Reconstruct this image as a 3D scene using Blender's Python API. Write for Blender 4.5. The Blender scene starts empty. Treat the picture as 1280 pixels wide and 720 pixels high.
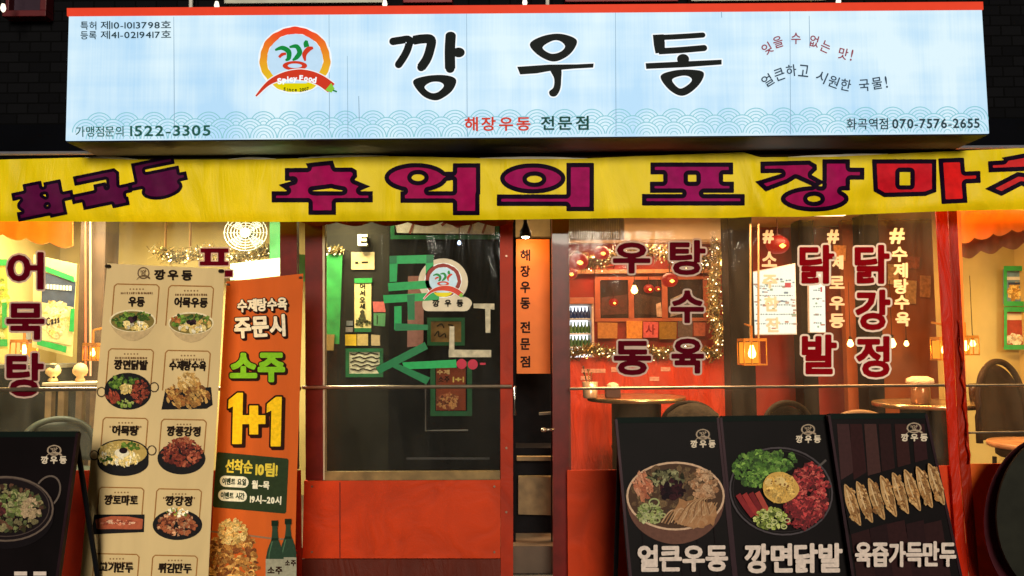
import bpy, math, random
import numpy as np
from mathutils import Vector
from mathutils.geometry import tessellate_polygon

# ------------------------------------------------------------------ camera, world, sun, exposure
SC = bpy.context.scene
COL = SC.collection
CAM = Vector((0.0, -4.35, 1.30))
PITCH, ROLL, FPX = math.radians(4.0), math.radians(0.36), 1000.0
_R0, _U0 = Vector((1, 0, 0)), Vector((0, -math.sin(PITCH), math.cos(PITCH)))
FW = Vector((0, math.cos(PITCH), math.sin(PITCH)))
UP = _U0 * math.cos(ROLL) + _R0 * math.sin(ROLL)
RT = _R0 * math.cos(ROLL) - _U0 * math.sin(ROLL)
cd = bpy.data.cameras.new('camera')
cd.sensor_width, cd.lens, cd.clip_start, cd.clip_end = 36.0, FPX / 1280 * 36.0, 0.05, 400
cam = bpy.data.objects.new('camera', cd)
COL.objects.link(cam)
from mathutils import Matrix
cam.matrix_world = Matrix(((RT.x, UP.x, -FW.x, CAM.x), (RT.y, UP.y, -FW.y, CAM.y), (RT.z, UP.z, -FW.z, CAM.z), (0, 0, 0, 1)))
SC.camera = cam

W = bpy.data.worlds.new('World')
SC.world = W
W.use_nodes = True
nt = W.node_tree
sky = nt.nodes.new('ShaderNodeTexSky')
sky.sky_type = 'NISHITA'
sky.sun_disc = False
sky.sun_elevation, sky.sun_rotation = math.radians(17), math.radians(175)
nt.links.new(sky.outputs[0], nt.nodes['Background'].inputs[0])
nt.nodes['Background'].inputs[1].default_value = 0.0025       # night: almost nothing left of the sky

sd_ = bpy.data.lights.new('sun', 'SUN')
sd_.energy, sd_.angle, sd_.color = 3.0, math.radians(20), (1.0, 0.91, 0.73)
sun = bpy.data.objects.new('sun', sd_)  # sun lamp standing in for unseen street light on the front
COL.objects.link(sun)
sun.rotation_euler = (math.radians(90 - 17), 0, math.radians(5))

SC.view_settings.view_transform = 'Standard'
SC.view_settings.look = 'None'
SC.view_settings.gamma = 1.0
SC.view_settings.use_curve_mapping = False
SC.view_settings.exposure = 0.0
SC.cycles.use_denoising = True
SC.cycles.max_bounces = 10
SC.cycles.transparent_max_bounces = 16
SC.cycles.sample_clamp_indirect = 4.0
SC.cycles.caustics_reflective = False
SC.cycles.caustics_refractive = False

# ------------------------------------------------------------------ helpers: picture pixel -> place
def ray(px, py):
    return FW * FPX + RT * (px - 640) + UP * (360 - py)

def at(px, py, Y):
    d = ray(px, py)
    return CAM + d * ((Y - CAM.y) / d.y)

def plane(p0, n):
    n = Vector(n).normalized()
    def f(px, py, lift=0.0):
        d = ray(px, py)
        return CAM + d * ((p0 - CAM).dot(n) / d.dot(n)) + n * lift
    return f

def vplane(Y):
    return plane(Vector((0, Y, 0)), (0, -1, 0))

def leanplane(px, py, Y, lean, yaw=0):
    """plane through a point, its top tipped back by `lean` degrees"""
    a, b = math.radians(lean), math.radians(yaw)
    return plane(at(px, py, Y), (math.sin(b) * math.cos(a), -math.cos(b) * math.cos(a), math.sin(a)))

# ------------------------------------------------------------------ materials
def lin(c):
    if isinstance(c, str):
        c = [int(c[i:i + 2], 16) / 255 for i in (0, 2, 4)]
        c = [x / 12.92 if x <= .04045 else ((x + .055) / 1.055) ** 2.4 for x in c]
    return tuple(c)

_M = {}
def mat(c, rough=.55, metal=0., noise=.12, scale=14., bump=.0, emit=0., trans=0., spec=.25, coat=0.):
    c = lin(c)
    if max(c) < .03 and not coat:
        spec = min(spec, .06)              # matt black things
    key = (c, rough, metal, noise, scale, bump, emit, trans, spec, coat)
    if key in _M:
        return _M[key]
    m = bpy.data.materials.new('surface')
    m.use_nodes = True
    t = m.node_tree
    b = t.nodes['Principled BSDF']
    b.inputs['Roughness'].default_value = rough
    b.inputs['Metallic'].default_value = metal
    b.inputs['Specular IOR Level'].default_value = spec
    b.inputs['Coat Weight'].default_value = coat
    geo = t.nodes.new('ShaderNodeNewGeometry')
    nz = t.nodes.new('ShaderNodeTexNoise')
    nz.inputs['Scale'].default_value = scale
    nz.inputs['Detail'].default_value = 5
    t.links.new(geo.outputs['Position'], nz.inputs['Vector'])
    mr = t.nodes.new('ShaderNodeMapRange')
    mr.inputs[1].default_value, mr.inputs[2].default_value = .3, .7
    mr.inputs[3].default_value, mr.inputs[4].default_value = 1 - noise, 1 + noise
    t.links.new(nz.outputs[0], mr.inputs[0])
    mx = t.nodes.new('ShaderNodeMix')
    mx.data_type = 'RGBA'
    mx.blend_type = 'MULTIPLY'
    mx.inputs[0].default_value = 1
    mx.inputs[6].default_value = (*c, 1)
    t.links.new(mr.outputs[0], mx.inputs[7])
    if emit:
        b.inputs['Base Color'].default_value = (*[v * .06 for v in c], 1)
    else:
        t.links.new(mx.outputs[2], b.inputs['Base Color'])
    if emit:
        t.links.new(mx.outputs[2], b.inputs['Emission Color'])
        b.inputs['Emission Strength'].default_value = emit
    if bump:
        bp = t.nodes.new('ShaderNodeBump')
        bp.inputs['Strength'].default_value = bump
        bp.inputs['Distance'].default_value = .02
        t.links.new(nz.outputs[0], bp.inputs['Height'])
        t.links.new(bp.outputs[0], b.inputs['Normal'])
    if trans:
        tr = t.nodes.new('ShaderNodeBsdfTranslucent')
        t.links.new(mx.outputs[2], tr.inputs[0])
        ms = t.nodes.new('ShaderNodeMixShader')
        ms.inputs[0].default_value = trans
        t.links.new(b.outputs[0], ms.inputs[1])
        t.links.new(tr.outputs[0], ms.inputs[2])
        t.links.new(ms.outputs[0], t.nodes['Material Output'].inputs[0])
    _M[key] = m
    return m

def vinyl(c, trans=.25, rough=.38, wr=.5, dirt=.25, st=.35):
    """tarpaulin: creased, slightly dirty, lets some light through"""
    key = ('vinyl', c, trans, rough, wr, dirt, st)
    if key in _M:
        return _M[key]
    m = bpy.data.materials.new('vinyl_sheet')
    m.use_nodes = True
    t = m.node_tree
    b = t.nodes['Principled BSDF']
    b.inputs['Roughness'].default_value = rough
    b.inputs['Specular IOR Level'].default_value = .22
    geo = t.nodes.new('ShaderNodeNewGeometry')
    mp = t.nodes.new('ShaderNodeMapping')
    mp.inputs['Scale'].default_value = (1.3 if st < .5 else .8, 1.0, st)
    t.links.new(geo.outputs['Position'], mp.inputs[0])
    n1 = t.nodes.new('ShaderNodeTexNoise')
    n1.inputs['Scale'].default_value = 5
    n1.inputs['Detail'].default_value = 6
    n1.inputs['Distortion'].default_value = 1.2
    t.links.new(mp.outputs[0], n1.inputs['Vector'])
    n2 = t.nodes.new('ShaderNodeTexNoise')
    n2.inputs['Scale'].default_value = 180
    n2.inputs['Detail'].default_value = 2
    t.links.new(geo.outputs['Position'], n2.inputs['Vector'])
    mr = t.nodes.new('ShaderNodeMapRange')
    mr.inputs[1].default_value, mr.inputs[2].default_value = .3, .75
    mr.inputs[3].default_value, mr.inputs[4].default_value = 1 - dirt, 1.05
    t.links.new(n1.outputs[0], mr.inputs[0])
    mx = t.nodes.new('ShaderNodeMix')
    mx.data_type, mx.blend_type = 'RGBA', 'MULTIPLY'
    mx.inputs[0].default_value = 1
    mx.inputs[6].default_value = (*lin(c), 1)
    t.links.new(mr.outputs[0], mx.inputs[7])
    t.links.new(mx.outputs[2], b.inputs['Base Color'])
    ad = t.nodes.new('ShaderNodeMath')
    ad.operation = 'MULTIPLY_ADD'
    ad.inputs[1].default_value = .04
    t.links.new(n2.outputs[0], ad.inputs[0])
    t.links.new(n1.outputs[0], ad.inputs[2])
    bp = t.nodes.new('ShaderNodeBump')
    bp.inputs['Strength'].default_value = wr
    bp.inputs['Distance'].default_value = .05
    t.links.new(ad.outputs[0], bp.inputs['Height'])
    t.links.new(bp.outputs[0], b.inputs['Normal'])
    tr = t.nodes.new('ShaderNodeBsdfTranslucent')
    t.links.new(mx.outputs[2], tr.inputs[0])
    ms = t.nodes.new('ShaderNodeMixShader')
    ms.inputs[0].default_value = trans
    t.links.new(b.outputs[0], ms.inputs[1])
    t.links.new(tr.outputs[0], ms.inputs[2])
    t.links.new(ms.outputs[0], t.nodes['Material Output'].inputs[0])
    _M[key] = m
    return m

def clear_sheet(haze=.05, tint=(.97, .96, .93), gloss=.07):
    """clear vinyl or glass: mostly see-through, a faint sheen and a patchy milky haze"""
    key = ('clear', haze, tint, gloss)
    if key in _M:
        return _M[key]
    m = bpy.data.materials.new('clear_sheet')
    m.use_nodes = True
    t = m.node_tree
    t.nodes.remove(t.nodes['Principled BSDF'])
    geo = t.nodes.new('ShaderNodeNewGeometry')
    mp = t.nodes.new('ShaderNodeMapping')
    mp.inputs['Scale'].default_value = (3.2, 3.2, .8)
    t.links.new(geo.outputs['Position'], mp.inputs[0])
    nz = t.nodes.new('ShaderNodeTexNoise')
    nz.inputs['Scale'].default_value = 2.2
    nz.inputs['Detail'].default_value = 7
    nz.inputs['Distortion'].default_value = .8
    t.links.new(mp.outputs[0], nz.inputs['Vector'])
    mr = t.nodes.new('ShaderNodeMapRange')
    mr.inputs[1].default_value, mr.inputs[2].default_value = .35, .75
    mr.inputs[3].default_value, mr.inputs[4].default_value = haze * .3, haze * 2.2
    t.links.new(nz.outputs[0], mr.inputs[0])
    bp = t.nodes.new('ShaderNodeBump')
    bp.inputs['Strength'].default_value = .25
    bp.inputs['Distance'].default_value = .03
    t.links.new(nz.outputs[0], bp.inputs['Height'])
    tp = t.nodes.new('ShaderNodeBsdfTransparent')
    tp.inputs[0].default_value = (*tint, 1)
    df = t.nodes.new('ShaderNodeBsdfDiffuse')
    df.inputs[0].default_value = (.16, .15, .14, 1)
    tl = t.nodes.new('ShaderNodeBsdfTranslucent')
    tl.inputs[0].default_value = (.50, .46, .38, 1)
    dd = t.nodes.new('ShaderNodeMixShader')
    t.links.new(df.outputs[0], dd.inputs[1])
    t.links.new(tl.outputs[0], dd.inputs[2])
    gl = t.nodes.new('ShaderNodeBsdfGlossy')
    gl.inputs['Roughness'].default_value = .08
    t.links.new(bp.outputs[0], gl.inputs['Normal'])
    a = t.nodes.new('ShaderNodeMixShader')
    t.links.new(mr.outputs[0], a.inputs[0])
    t.links.new(tp.outputs[0], a.inputs[1])
    t.links.new(dd.outputs[0], a.inputs[2])
    b = t.nodes.new('ShaderNodeMixShader')
    b.inputs[0].default_value = gloss
    t.links.new(a.outputs[0], b.inputs[1])
    t.links.new(gl.outputs[0], b.inputs[2])
    t.links.new(b.outputs[0], t.nodes['Material Output'].inputs[0])
    _M[key] = m
    return m

def brick(c1, c2, mortar, scale=6):
    m = mat(c1, rough=.95, noise=.1, scale=3.01, spec=.05)
    m = m.copy()
    t = m.node_tree
    b = t.nodes['Principled BSDF']
    br = t.nodes.new('ShaderNodeTexBrick')
    br.inputs['Color1'].default_value, br.inputs['Color2'].default_value = (*lin(c1), 1), (*lin(c2), 1)
    br.inputs['Mortar'].default_value = (*lin(mortar), 1)
    br.inputs['Scale'].default_value = scale
    br.inputs['Mortar Size'].default_value = .02
    geo = t.nodes.new('ShaderNodeNewGeometry')
    mp = t.nodes.new('ShaderNodeMapping')
    mp.inputs['Rotation'].default_value = (math.pi / 2, 0, 0)
    t.links.new(geo.outputs['Position'], mp.inputs[0])
    t.links.new(mp.outputs[0], br.inputs['Vector'])
    t.links.new(br.outputs[0], b.inputs['Base Color'])
    bp = t.nodes.new('ShaderNodeBump')
    bp.inputs['Strength'].default_value = .5
    t.links.new(br.outputs['Fac'], bp.inputs['Height'])
    t.links.new(bp.outputs[0], b.inputs['Normal'])
    return m

def ink(c):                     # printing ink on vinyl / paper
    return mat(c, rough=.6, noise=.07, scale=60, spec=.12)

def glow(c, e=1.0):             # back-lit print or a lamp
    return mat(c, rough=.4, noise=.03, scale=30, emit=e, spec=.02)

# ------------------------------------------------------------------ signed distance shapes -> flat meshes
def segs_of(poly):
    p = np.array(poly, float)
    return np.stack([p, np.roll(p, -1, 0)], 1)

def sdist(segs, X, Y):
    """signed distance (negative inside, even-odd) to a set of closed segments"""
    P = np.stack([X.ravel(), Y.ravel()], 1)
    A, B = segs[:, 0], segs[:, 1]
    d2 = np.full(len(P), 1e18)
    par = np.zeros(len(P), int)
    for a, b in zip(A, B):
        ab = b - a
        L = ab.dot(ab)
        ap = P - a
        t = np.clip(ap.dot(ab) / L, 0, 1) if L > 1e-12 else np.zeros(len(P))
        q = ap - t[:, None] * ab
        d2 = np.minimum(d2, (q * q).sum(1))
        if a[1] != b[1]:
            c = ((a[1] > P[:, 1]) != (b[1] > P[:, 1])) & (P[:, 0] < (b[0] - a[0]) * (P[:, 1] - a[1]) / (b[1] - a[1]) + a[0])
            par += c
    return (np.sqrt(d2) * np.where(par % 2 == 1, -1, 1)).reshape(X.shape)

def march(D, xs, ys, run=4):
    """filled faces where D < 0"""
    D = np.where(np.abs(D) < 1e-6, 1e-6, D)
    ins = D < 0
    V, K, F = [], {}, []
    def key(k, x, y):
        if k not in K:
            K[k] = len(V)
            V.append((x, y))
        return K[k]
    def corner(i, j):
        return key((0, i, j), xs[j], ys[i])
    def hx(i, j):
        a, b = D[i, j], D[i, j + 1]
        return key((1, i, j), xs[j] + (xs[j + 1] - xs[j]) * a / (a - b), ys[i])
    def vx(i, j):
        a, b = D[i, j], D[i + 1, j]
        return key((2, i, j), xs[j], ys[i] + (ys[i + 1] - ys[i]) * a / (a - b))
    cnt = ins[:-1, :-1].astype(int) + ins[1:, :-1] + ins[:-1, 1:] + ins[1:, 1:]
    for i in range(cnt.shape[0]):
        j = 0
        row = cnt[i]
        n = len(row)
        while j < n:
            c = row[j]
            if c == 0:
                j += 1
            elif c == 4:
                e = j
                while e < n and row[e] == 4 and e - j < run:
                    e += 1
                F.append((corner(i, j), corner(i, e), corner(i + 1, e), corner(i + 1, j)))
                j = e
            else:
                loop = []
                if ins[i, j]: loop.append(corner(i, j))
                if ins[i, j] != ins[i, j + 1]: loop.append(hx(i, j))
                if ins[i, j + 1]: loop.append(corner(i, j + 1))
                if ins[i, j + 1] != ins[i + 1, j + 1]: loop.append(vx(i, j + 1))
                if ins[i + 1, j + 1]: loop.append(corner(i + 1, j + 1))
                if ins[i + 1, j + 1] != ins[i + 1, j]: loop.append(hx(i + 1, j))
                if ins[i + 1, j]: loop.append(corner(i + 1, j))
                if ins[i + 1, j] != ins[i, j]: loop.append(vx(i, j))
                F.append(tuple(loop))
                j += 1
    return V, F

_G = {}
def glyph(ch):
    """outline segments of a letter in em units"""
    if ch in _G:
        return _G[ch]
    c = bpy.data.curves.new('t', 'FONT')
    c.body, c.size, c.resolution_u = ch, 1, 3
    o = bpy.data.objects.new('t', c)
    me = bpy.data.meshes.new_from_object(o)
    use = {}
    for p in me.polygons:
        for k in p.edge_keys:
            use[k] = use.get(k, 0) + 1
    v = [(x.co.x, x.co.y) for x in me.vertices]
    s = np.array([[v[a], v[b]] for (a, b), n in use.items() if n == 1]) if v else np.zeros((0, 2, 2))
    bpy.data.objects.remove(o)
    bpy.data.curves.remove(c)
    bpy.data.meshes.remove(me)
    _G[ch] = s
    return s

def spline(pts, closed=True, n=5):
    """Catmull-Rom through points"""
    P = [Vector(p) for p in pts]
    out = []
    N = len(P)
    for i in range(N if closed else N - 1):
        p0, p1, p2, p3 = (P[(i - 1) % N], P[i], P[(i + 1) % N], P[(i + 2) % N]) if closed else (P[max(i - 1, 0)], P[i], P[i + 1], P[min(i + 2, N - 1)])
        for k in range(n):
            t = k / n
            out.append(tuple(.5 * ((2 * p1) + (p2 - p0) * t + (2 * p0 - 5 * p1 + 4 * p2 - p3) * t * t + (3 * p1 - p0 - 3 * p2 + p3) * t ** 3)))
    if not closed:
        out.append(tuple(P[-1]))
    return out

def ellp(cx, cy, rx, ry, n=36, rot=0, a0=0, a1=360):
    c, s = math.cos(math.radians(rot)), math.sin(math.radians(rot))
    full = a1 - a0 >= 360
    out = []
    for i in range(n if full else n + 1):
        a = math.radians(a0 + (a1 - a0) * i / n)
        x, y = rx * math.cos(a), ry * math.sin(a)
        out.append((cx + x * c - y * s, cy + x * s + y * c))
    return out

def thick(pts, w):
    """outline polygon of a stroke; w is one width or a list of widths"""
    P = [Vector(p).to_2d() for p in pts]
    n = len(P)
    ws = w if isinstance(w, (list, tuple)) else [w] * n
    L, R = [], []
    for i, p in enumerate(P):
        d = (P[min(i + 1, n - 1)] - P[max(i - 1, 0)])
        d = d.normalized() if d.length > 1e-9 else Vector((1, 0))
        q = Vector((-d.y, d.x)) * ws[i] / 2
        L.append(tuple(p + q))
        R.append(tuple(p - q))
    return L + R[::-1]

def rrect(x0, y0, x1, y1, r, n=4):
    out = []
    for cx, cy, a in ((x1 - r, y0 + r, -90), (x1 - r, y1 - r, 0), (x0 + r, y1 - r, 90), (x0 + r, y0 + r, 180)):
        for k in range(n + 1):
            t = math.radians(a + 90 * k / n)
            out.append((cx + r * math.cos(t), cy + r * math.sin(t)))
    return out

_FM = {}
def FOODM(m, k):
    key = (m.name, k)
    if key not in _FM:
        c = next(q for q in _M.items() if q[1] == m)[0][0]
        _FM[key] = mat(tuple(min(1, v * k) for v in c), .6, noise=.45, scale=160, spec=.15)
    return _FM[key]

# ------------------------------------------------------------------ mesh builder
BASE = {}
class MB:
    def __init__(s, surf=None, step=.0003):
        s.v, s.f, s.m, s.mats = [], [], [], []
        s.surf, s.k, s.step = surf, 0, step
    def mi(s, m):
        if m not in s.mats:
            s.mats.append(m)
        return s.mats.index(m)
    def add(s, verts, faces, m):
        o = len(s.v)
        s.v += [Vector(x) for x in verts]
        k = s.mi(m)
        for f in faces:
            s.f.append(tuple(i + o for i in f))
            s.m.append(k)
    # --- solids
    def box(s, x0, y0, z0, x1, y1, z1, m):
        P = [(x0, y0, z0), (x1, y0, z0), (x1, y1, z0), (x0, y1, z0), (x0, y0, z1), (x1, y0, z1), (x1, y1, z1), (x0, y1, z1)]
        s.add(P, [(0, 3, 2, 1), (4, 5, 6, 7), (0, 1, 5, 4), (1, 2, 6, 5), (2, 3, 7, 6), (3, 0, 4, 7)], m)
    def pbox(s, px0, py0, px1, py1, Y, depth, m):
        a, b = at(px0, py1, Y), at(px1, py0, Y)
        s.box(a.x, Y, a.z, b.x, Y + depth, b.z, m)
    def tube(s, pts, r, m, n=8, cap=True):
        P = [Vector(p) for p in pts]
        rs = r if isinstance(r, (list, tuple)) else [r] * len(P)
        V, F = [], []
        for i, p in enumerate(P):
            d = (P[min(i + 1, len(P) - 1)] - P[max(i - 1, 0)]).normalized()
            a = d.cross(Vector((0, 0, 1)))
            if a.length < .05:
                a = d.cross(Vector((0, 1, 0)))
            a.normalize()
            b = d.cross(a)
            for k in range(n):
                t = 2 * math.pi * k / n
                V.append(p + (a * math.cos(t) + b * math.sin(t)) * rs[i])
        for i in range(len(P) - 1):
            for k in range(n):
                F.append((i * n + k, i * n + (k + 1) % n, (i + 1) * n + (k + 1) % n, (i + 1) * n + k))
        if cap:
            F.append(tuple(range(n))[::-1])
            F.append(tuple(range((len(P) - 1) * n, len(P) * n)))
        s.add(V, F, m)
    def lathe(s, prof, c, m, n=24, sx=1, sy=1):
        V, F = [], []
        for r, z in prof:
            for k in range(n):
                t = 2 * math.pi * k / n
                V.append((c[0] + r * sx * math.cos(t), c[1] + r * sy * math.sin(t), c[2] + z))
        for i in range(len(prof) - 1):
            for k in range(n):
                F.append((i * n + k, i * n + (k + 1) % n, (i + 1) * n + (k + 1) % n, (i + 1) * n + k))
        F.append(tuple(range(n))[::-1])
        F.append(tuple(range((len(prof) - 1) * n, len(prof) * n)))
        s.add(V, F, m)
    def slab(s, poly, thickness, m, side=None, back=0.0):
        """solid panel: outline in picture pixels on the surface, thickness behind it"""
        n = len(poly)
        fr = [s.surf(x, y, back) for x, y in poly]
        bk = [s.surf(x, y, back) - (s.surf(x, y, 1) - s.surf(x, y, 0)) * thickness for x, y in poly]
        tr = tessellate_polygon([[Vector((x, -y, 0)) for x, y in poly]])
        s.add(fr, tr, m)
        s.add(bk, [t[::-1] for t in tr], side or m)
        s.add(fr + bk, [(i, i + n, (i + 1) % n + n, (i + 1) % n) for i in range(n)], side or m)
    # --- flat printing, each call one layer higher
    def lift(s):
        s.k += 1
        return s.k * s.step
    def poly(s, pts, m, lift=None):
        l = s.lift() if lift is None else lift
        tr = tessellate_polygon([[Vector((x, -y, 0)) for x, y in pts]])
        s.add([s.surf(x, y, l) for x, y in pts], tr, m)
    def ell(s, cx, cy, rx, ry, m, rot=0, n=36):
        s.poly(ellp(cx, cy, rx, ry, n, rot), m)
    def ring(s, cx, cy, rx, ry, w, m, a0=0, a1=360, n=36, rot=0, wy=None):
        l = s.lift()
        o = ellp(cx, cy, rx, ry, n, rot, a0, a1)
        i = ellp(cx, cy, rx - w, ry - (w if wy is None else wy), n, rot, a0, a1)
        k = len(o)
        q = k if a1 - a0 >= 360 else k - 1
        s.add([s.surf(*p, l) for p in o + i], [(j, (j + 1) % k, (j + 1) % k + k, j + k) for j in range(q)], m)
    def line(s, pts, w, m):
        l = s.lift()
        q = thick(pts, w)
        n = len(pts)
        s.add([s.surf(x, y, l) for x, y in q], [(i, i + 1, 2 * n - 2 - i, 2 * n - 1 - i) for i in range(n - 1)], m)
    def sdf(s, add, m, off=0., sub=(), res=.7, tf=None, run=4):
        """union of outlines, grown by `off` pixels"""
        allp = np.concatenate([np.array(a).reshape(-1, 2) for a in add])
        lo, hi = allp.min(0) - max(off, 0) - 2 * res, allp.max(0) + max(off, 0) + 2 * res
        xs, ys = np.arange(lo[0], hi[0] + res, res), np.arange(lo[1], hi[1] + res, res)
        X, Y = np.meshgrid(xs, ys)
        D = np.full(X.shape, 1e9)
        for a in add:
            a = np.array(a, float)
            D = np.minimum(D, sdist(a if a.ndim == 3 else segs_of(a), X, Y))
        if off < 0:                          # inset of a union: measure from the outline of the whole union
            for a in sub:
                D = np.maximum(D, -sdist(segs_of(a), X, Y))
            V, F = march(D, xs, ys, 1)
            use = {}
            for f in F:
                for p, q in zip(f, f[1:] + f[:1]):
                    k = (min(p, q), max(p, q))
                    use[k] = use.get(k, 0) + 1
            D = sdist(np.array([[V[p], V[q]] for (p, q), n in use.items() if n == 1]), X, Y) - off
        else:
            D = D - off
            for a in sub:
                D = np.maximum(D, -(sdist(segs_of(a), X, Y) + off))
        V, F = march(D, xs, ys, run)
        l = s.lift()
        if tf:
            V = [tf(x, y) for x, y in V]
        s.add([s.surf(x, y, l) for x, y in V], F, m)
    def ch(s, c, cx, cy, w, h, m, bold=0., rot=0, skew=0, outline=0., om=None, res=None):
        """one letter, its inked box w x h pixels centred on (cx, cy)"""
        g = glyph(c)
        if not len(g):
            return
        lo, hi = g.reshape(-1, 2).min(0), g.reshape(-1, 2).max(0)
        sz = np.maximum(hi - lo, 1e-6)
        bold *= .5 if ord(c) > 0x3000 else .62
        b = min(bold, w * .3, h * .3)
        q = (g - (lo + hi) / 2) / sz * np.array([max(w - 2 * b, .1), -max(h - 2 * b, .1)])
        a = math.radians(rot)
        ca, sa, sk = math.cos(a), math.sin(a), skew
        def tf(x, y):
            x = x + sk * -y
            return (cx + x * ca - y * sa, cy + x * sa + y * ca)
        r = res or max(.45, min(.8, h / 36))
        if outline:
            s.sdf([q], om, bold + outline, res=r, tf=tf)
        s.sdf([q], m, bold, res=r, tf=tf)
    def text(s, t, x0, x1, cy, h, m, bold=0., slope=0., skew=0, outline=0., om=None, gap=.09, hang=None, res=None):
        """a line of writing between x0 and x1 (cy at its middle, slope = rise in px per px)"""
        cells, x = [], 0.
        for c in t:
            g = glyph(c)
            if not len(g):
                x += .32
                continue
            p = g.reshape(-1, 2)
            wdt = p[:, 0].max() - p[:, 0].min()
            hangul = ord(c) > 0x3000
            adv = max(wdt, .78) if hangul else wdt
            cells.append((c, x + adv / 2, wdt, p[:, 1].min(), p[:, 1].max()))
            x += adv + gap
        tot = x - gap
        k = (x1 - x0) / tot
        k0, kk = s.k, s.k
        for c, xc, wdt, ylo, yhi in cells:
            s.k = k0
            X = x0 + xc * k
            e = h / .90
            yc = cy - ((ylo + yhi) / 2 - .376) * e + slope * (X - (x0 + x1) / 2)
            s.ch(c, X, yc, wdt * k + bold * .3, (yhi - ylo) * e + bold * .3, m, bold, math.degrees(math.atan(slope)), skew, outline, om, res)
            kk = max(kk, s.k)
        s.k = kk
    def blobs(s, cx, cy, rx, ry, n, s0, s1, mats, seed, el=1.0, rot=None, fine=True):
        R = random.Random(seed)
        items = []
        if fine:
            n, s0, s1 = int(n * 2.1), s0 * .55, s1 * .80
            mats = [FOODM(m, R.choice((.62, .85, 1.0, 1.0, 1.25))) for m in mats for _ in range(3)]
        for _ in range(n):
            a, r = R.uniform(0, 2 * math.pi), math.sqrt(R.random())
            items.append((cx + rx * r * math.cos(a), cy + ry * r * math.sin(a), R.uniform(s0, s1), R.choice(mats), R.uniform(0, 180) if rot is None else rot + R.uniform(-25, 25)))
        items.sort(key=lambda q: q[1])
        base = s.lift()
        for i, (x, y, z, m, ro) in enumerate(items):
            k = 10
            pts = []
            c_, s_ = math.cos(math.radians(ro)), math.sin(math.radians(ro))
            for j in range(k):
                t = 2 * math.pi * j / k
                rr = z * R.uniform(.55, 1.15)
                u, v = rr * el * math.cos(t), rr * math.sin(t) / max(el ** .3, 1)
                pts.append((x + u * c_ - v * s_, y + u * s_ + v * c_))
            s.poly(pts, m, base + i * .00001)
        s.k += int(n * .00001 / s.step) + 1
    # --- link
    def build(s, name, parent=None, bevel=0., smooth=False, loc=None, label=None):
        me = bpy.data.meshes.new(name)
        if parent is not None:
            L = BASE[parent]
        elif loc is not None:
            L = Vector(loc)
        else:
            xs, ys, zs = [p.x for p in s.v], [p.y for p in s.v], [p.z for p in s.v]
            L = Vector(((min(xs) + max(xs)) / 2, (min(ys) + max(ys)) / 2, min(zs)))
        me.from_pydata([tuple(p - L) for p in s.v], [], s.f)
        for m in s.mats:
            me.materials.append(m)
        me.polygons.foreach_set('material_index', s.m)
        if smooth:
            me.polygons.foreach_set('use_smooth', [True] * len(me.polygons))
        me.update()
        o = bpy.data.objects.new(name, me)
        COL.objects.link(o)
        BASE[o] = L
        if parent is not None:
            o.parent = parent
        else:
            o.location = L
        if bevel:
            md = o.modifiers.new('soft_edge', 'BEVEL')
            md.width, md.segments, md.limit_method = bevel, 2, 'ANGLE'
        if label:
            o['label'] = label
        return o

def tag(o, label, cat, group=None, kind=None):
    o['label'], o['category'], o['kind'] = label, cat, kind or 'thing'
    if group:
        o['group'] = group
    return o

def thing(name, label, cat, loc, group=None):
    o = bpy.data.objects.new(name, None)
    o.empty_display_size = .1
    COL.objects.link(o)
    o.location = loc
    BASE[o] = Vector(loc)
    return tag(o, label, cat, group)

def structure(o):
    o['kind'] = 'structure'
    return o

def dup(root, loc, label=None, rotz=None, scale=None):
    kids = {}
    for o in COL.objects:
        if o.parent is not None:
            kids.setdefault(o.parent, []).append(o)
    def rec(o, par):
        c = o.copy()
        COL.objects.link(c)
        c.parent = par
        BASE[c] = BASE[o]
        for q in kids.get(o, []):
            rec(q, c)
        return c
    r = rec(root, None)
    r.location = loc
    if rotz is not None:
        r.rotation_euler = (0, 0, rotz)
    if scale is not None:
        r.scale = (scale,) * 3
    if label:
        r['label'] = label
    return r

def lamp(name, kind, loc, energy, color, parent, size=.1, rot=None):
    l = bpy.data.lights.new(name, kind)
    l.energy, l.color = energy, color
    if kind == 'AREA':
        l.shape = 'RECTANGLE'
        l.size, l.size_y = size if isinstance(size, tuple) else (size, size)
    else:
        l.shadow_soft_size = size
    o = bpy.data.objects.new(name, l)
    COL.objects.link(o)
    o.parent = parent
    o.location = Vector(loc) - BASE[parent]
    if rot:
        o.rotation_euler = rot
    return o

WARM = (1.0, .66, .34)

# ================================================================== THE SETTING
b = MB(); b.box(-40, -60, -.12, 40, 0.30, 0, mat('3c3a38', .8, noise=.3, scale=9, bump=.3)); structure(b.build('pavement', loc=(0, 0, 0)))
FZ = .15
b = MB(); b.box(-3.6, .30, .0, 3.9, 4.2, FZ, mat('4a3c30', .5, noise=.25, scale=5)); structure(b.build('floor', loc=(0, 2, FZ)))

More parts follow.
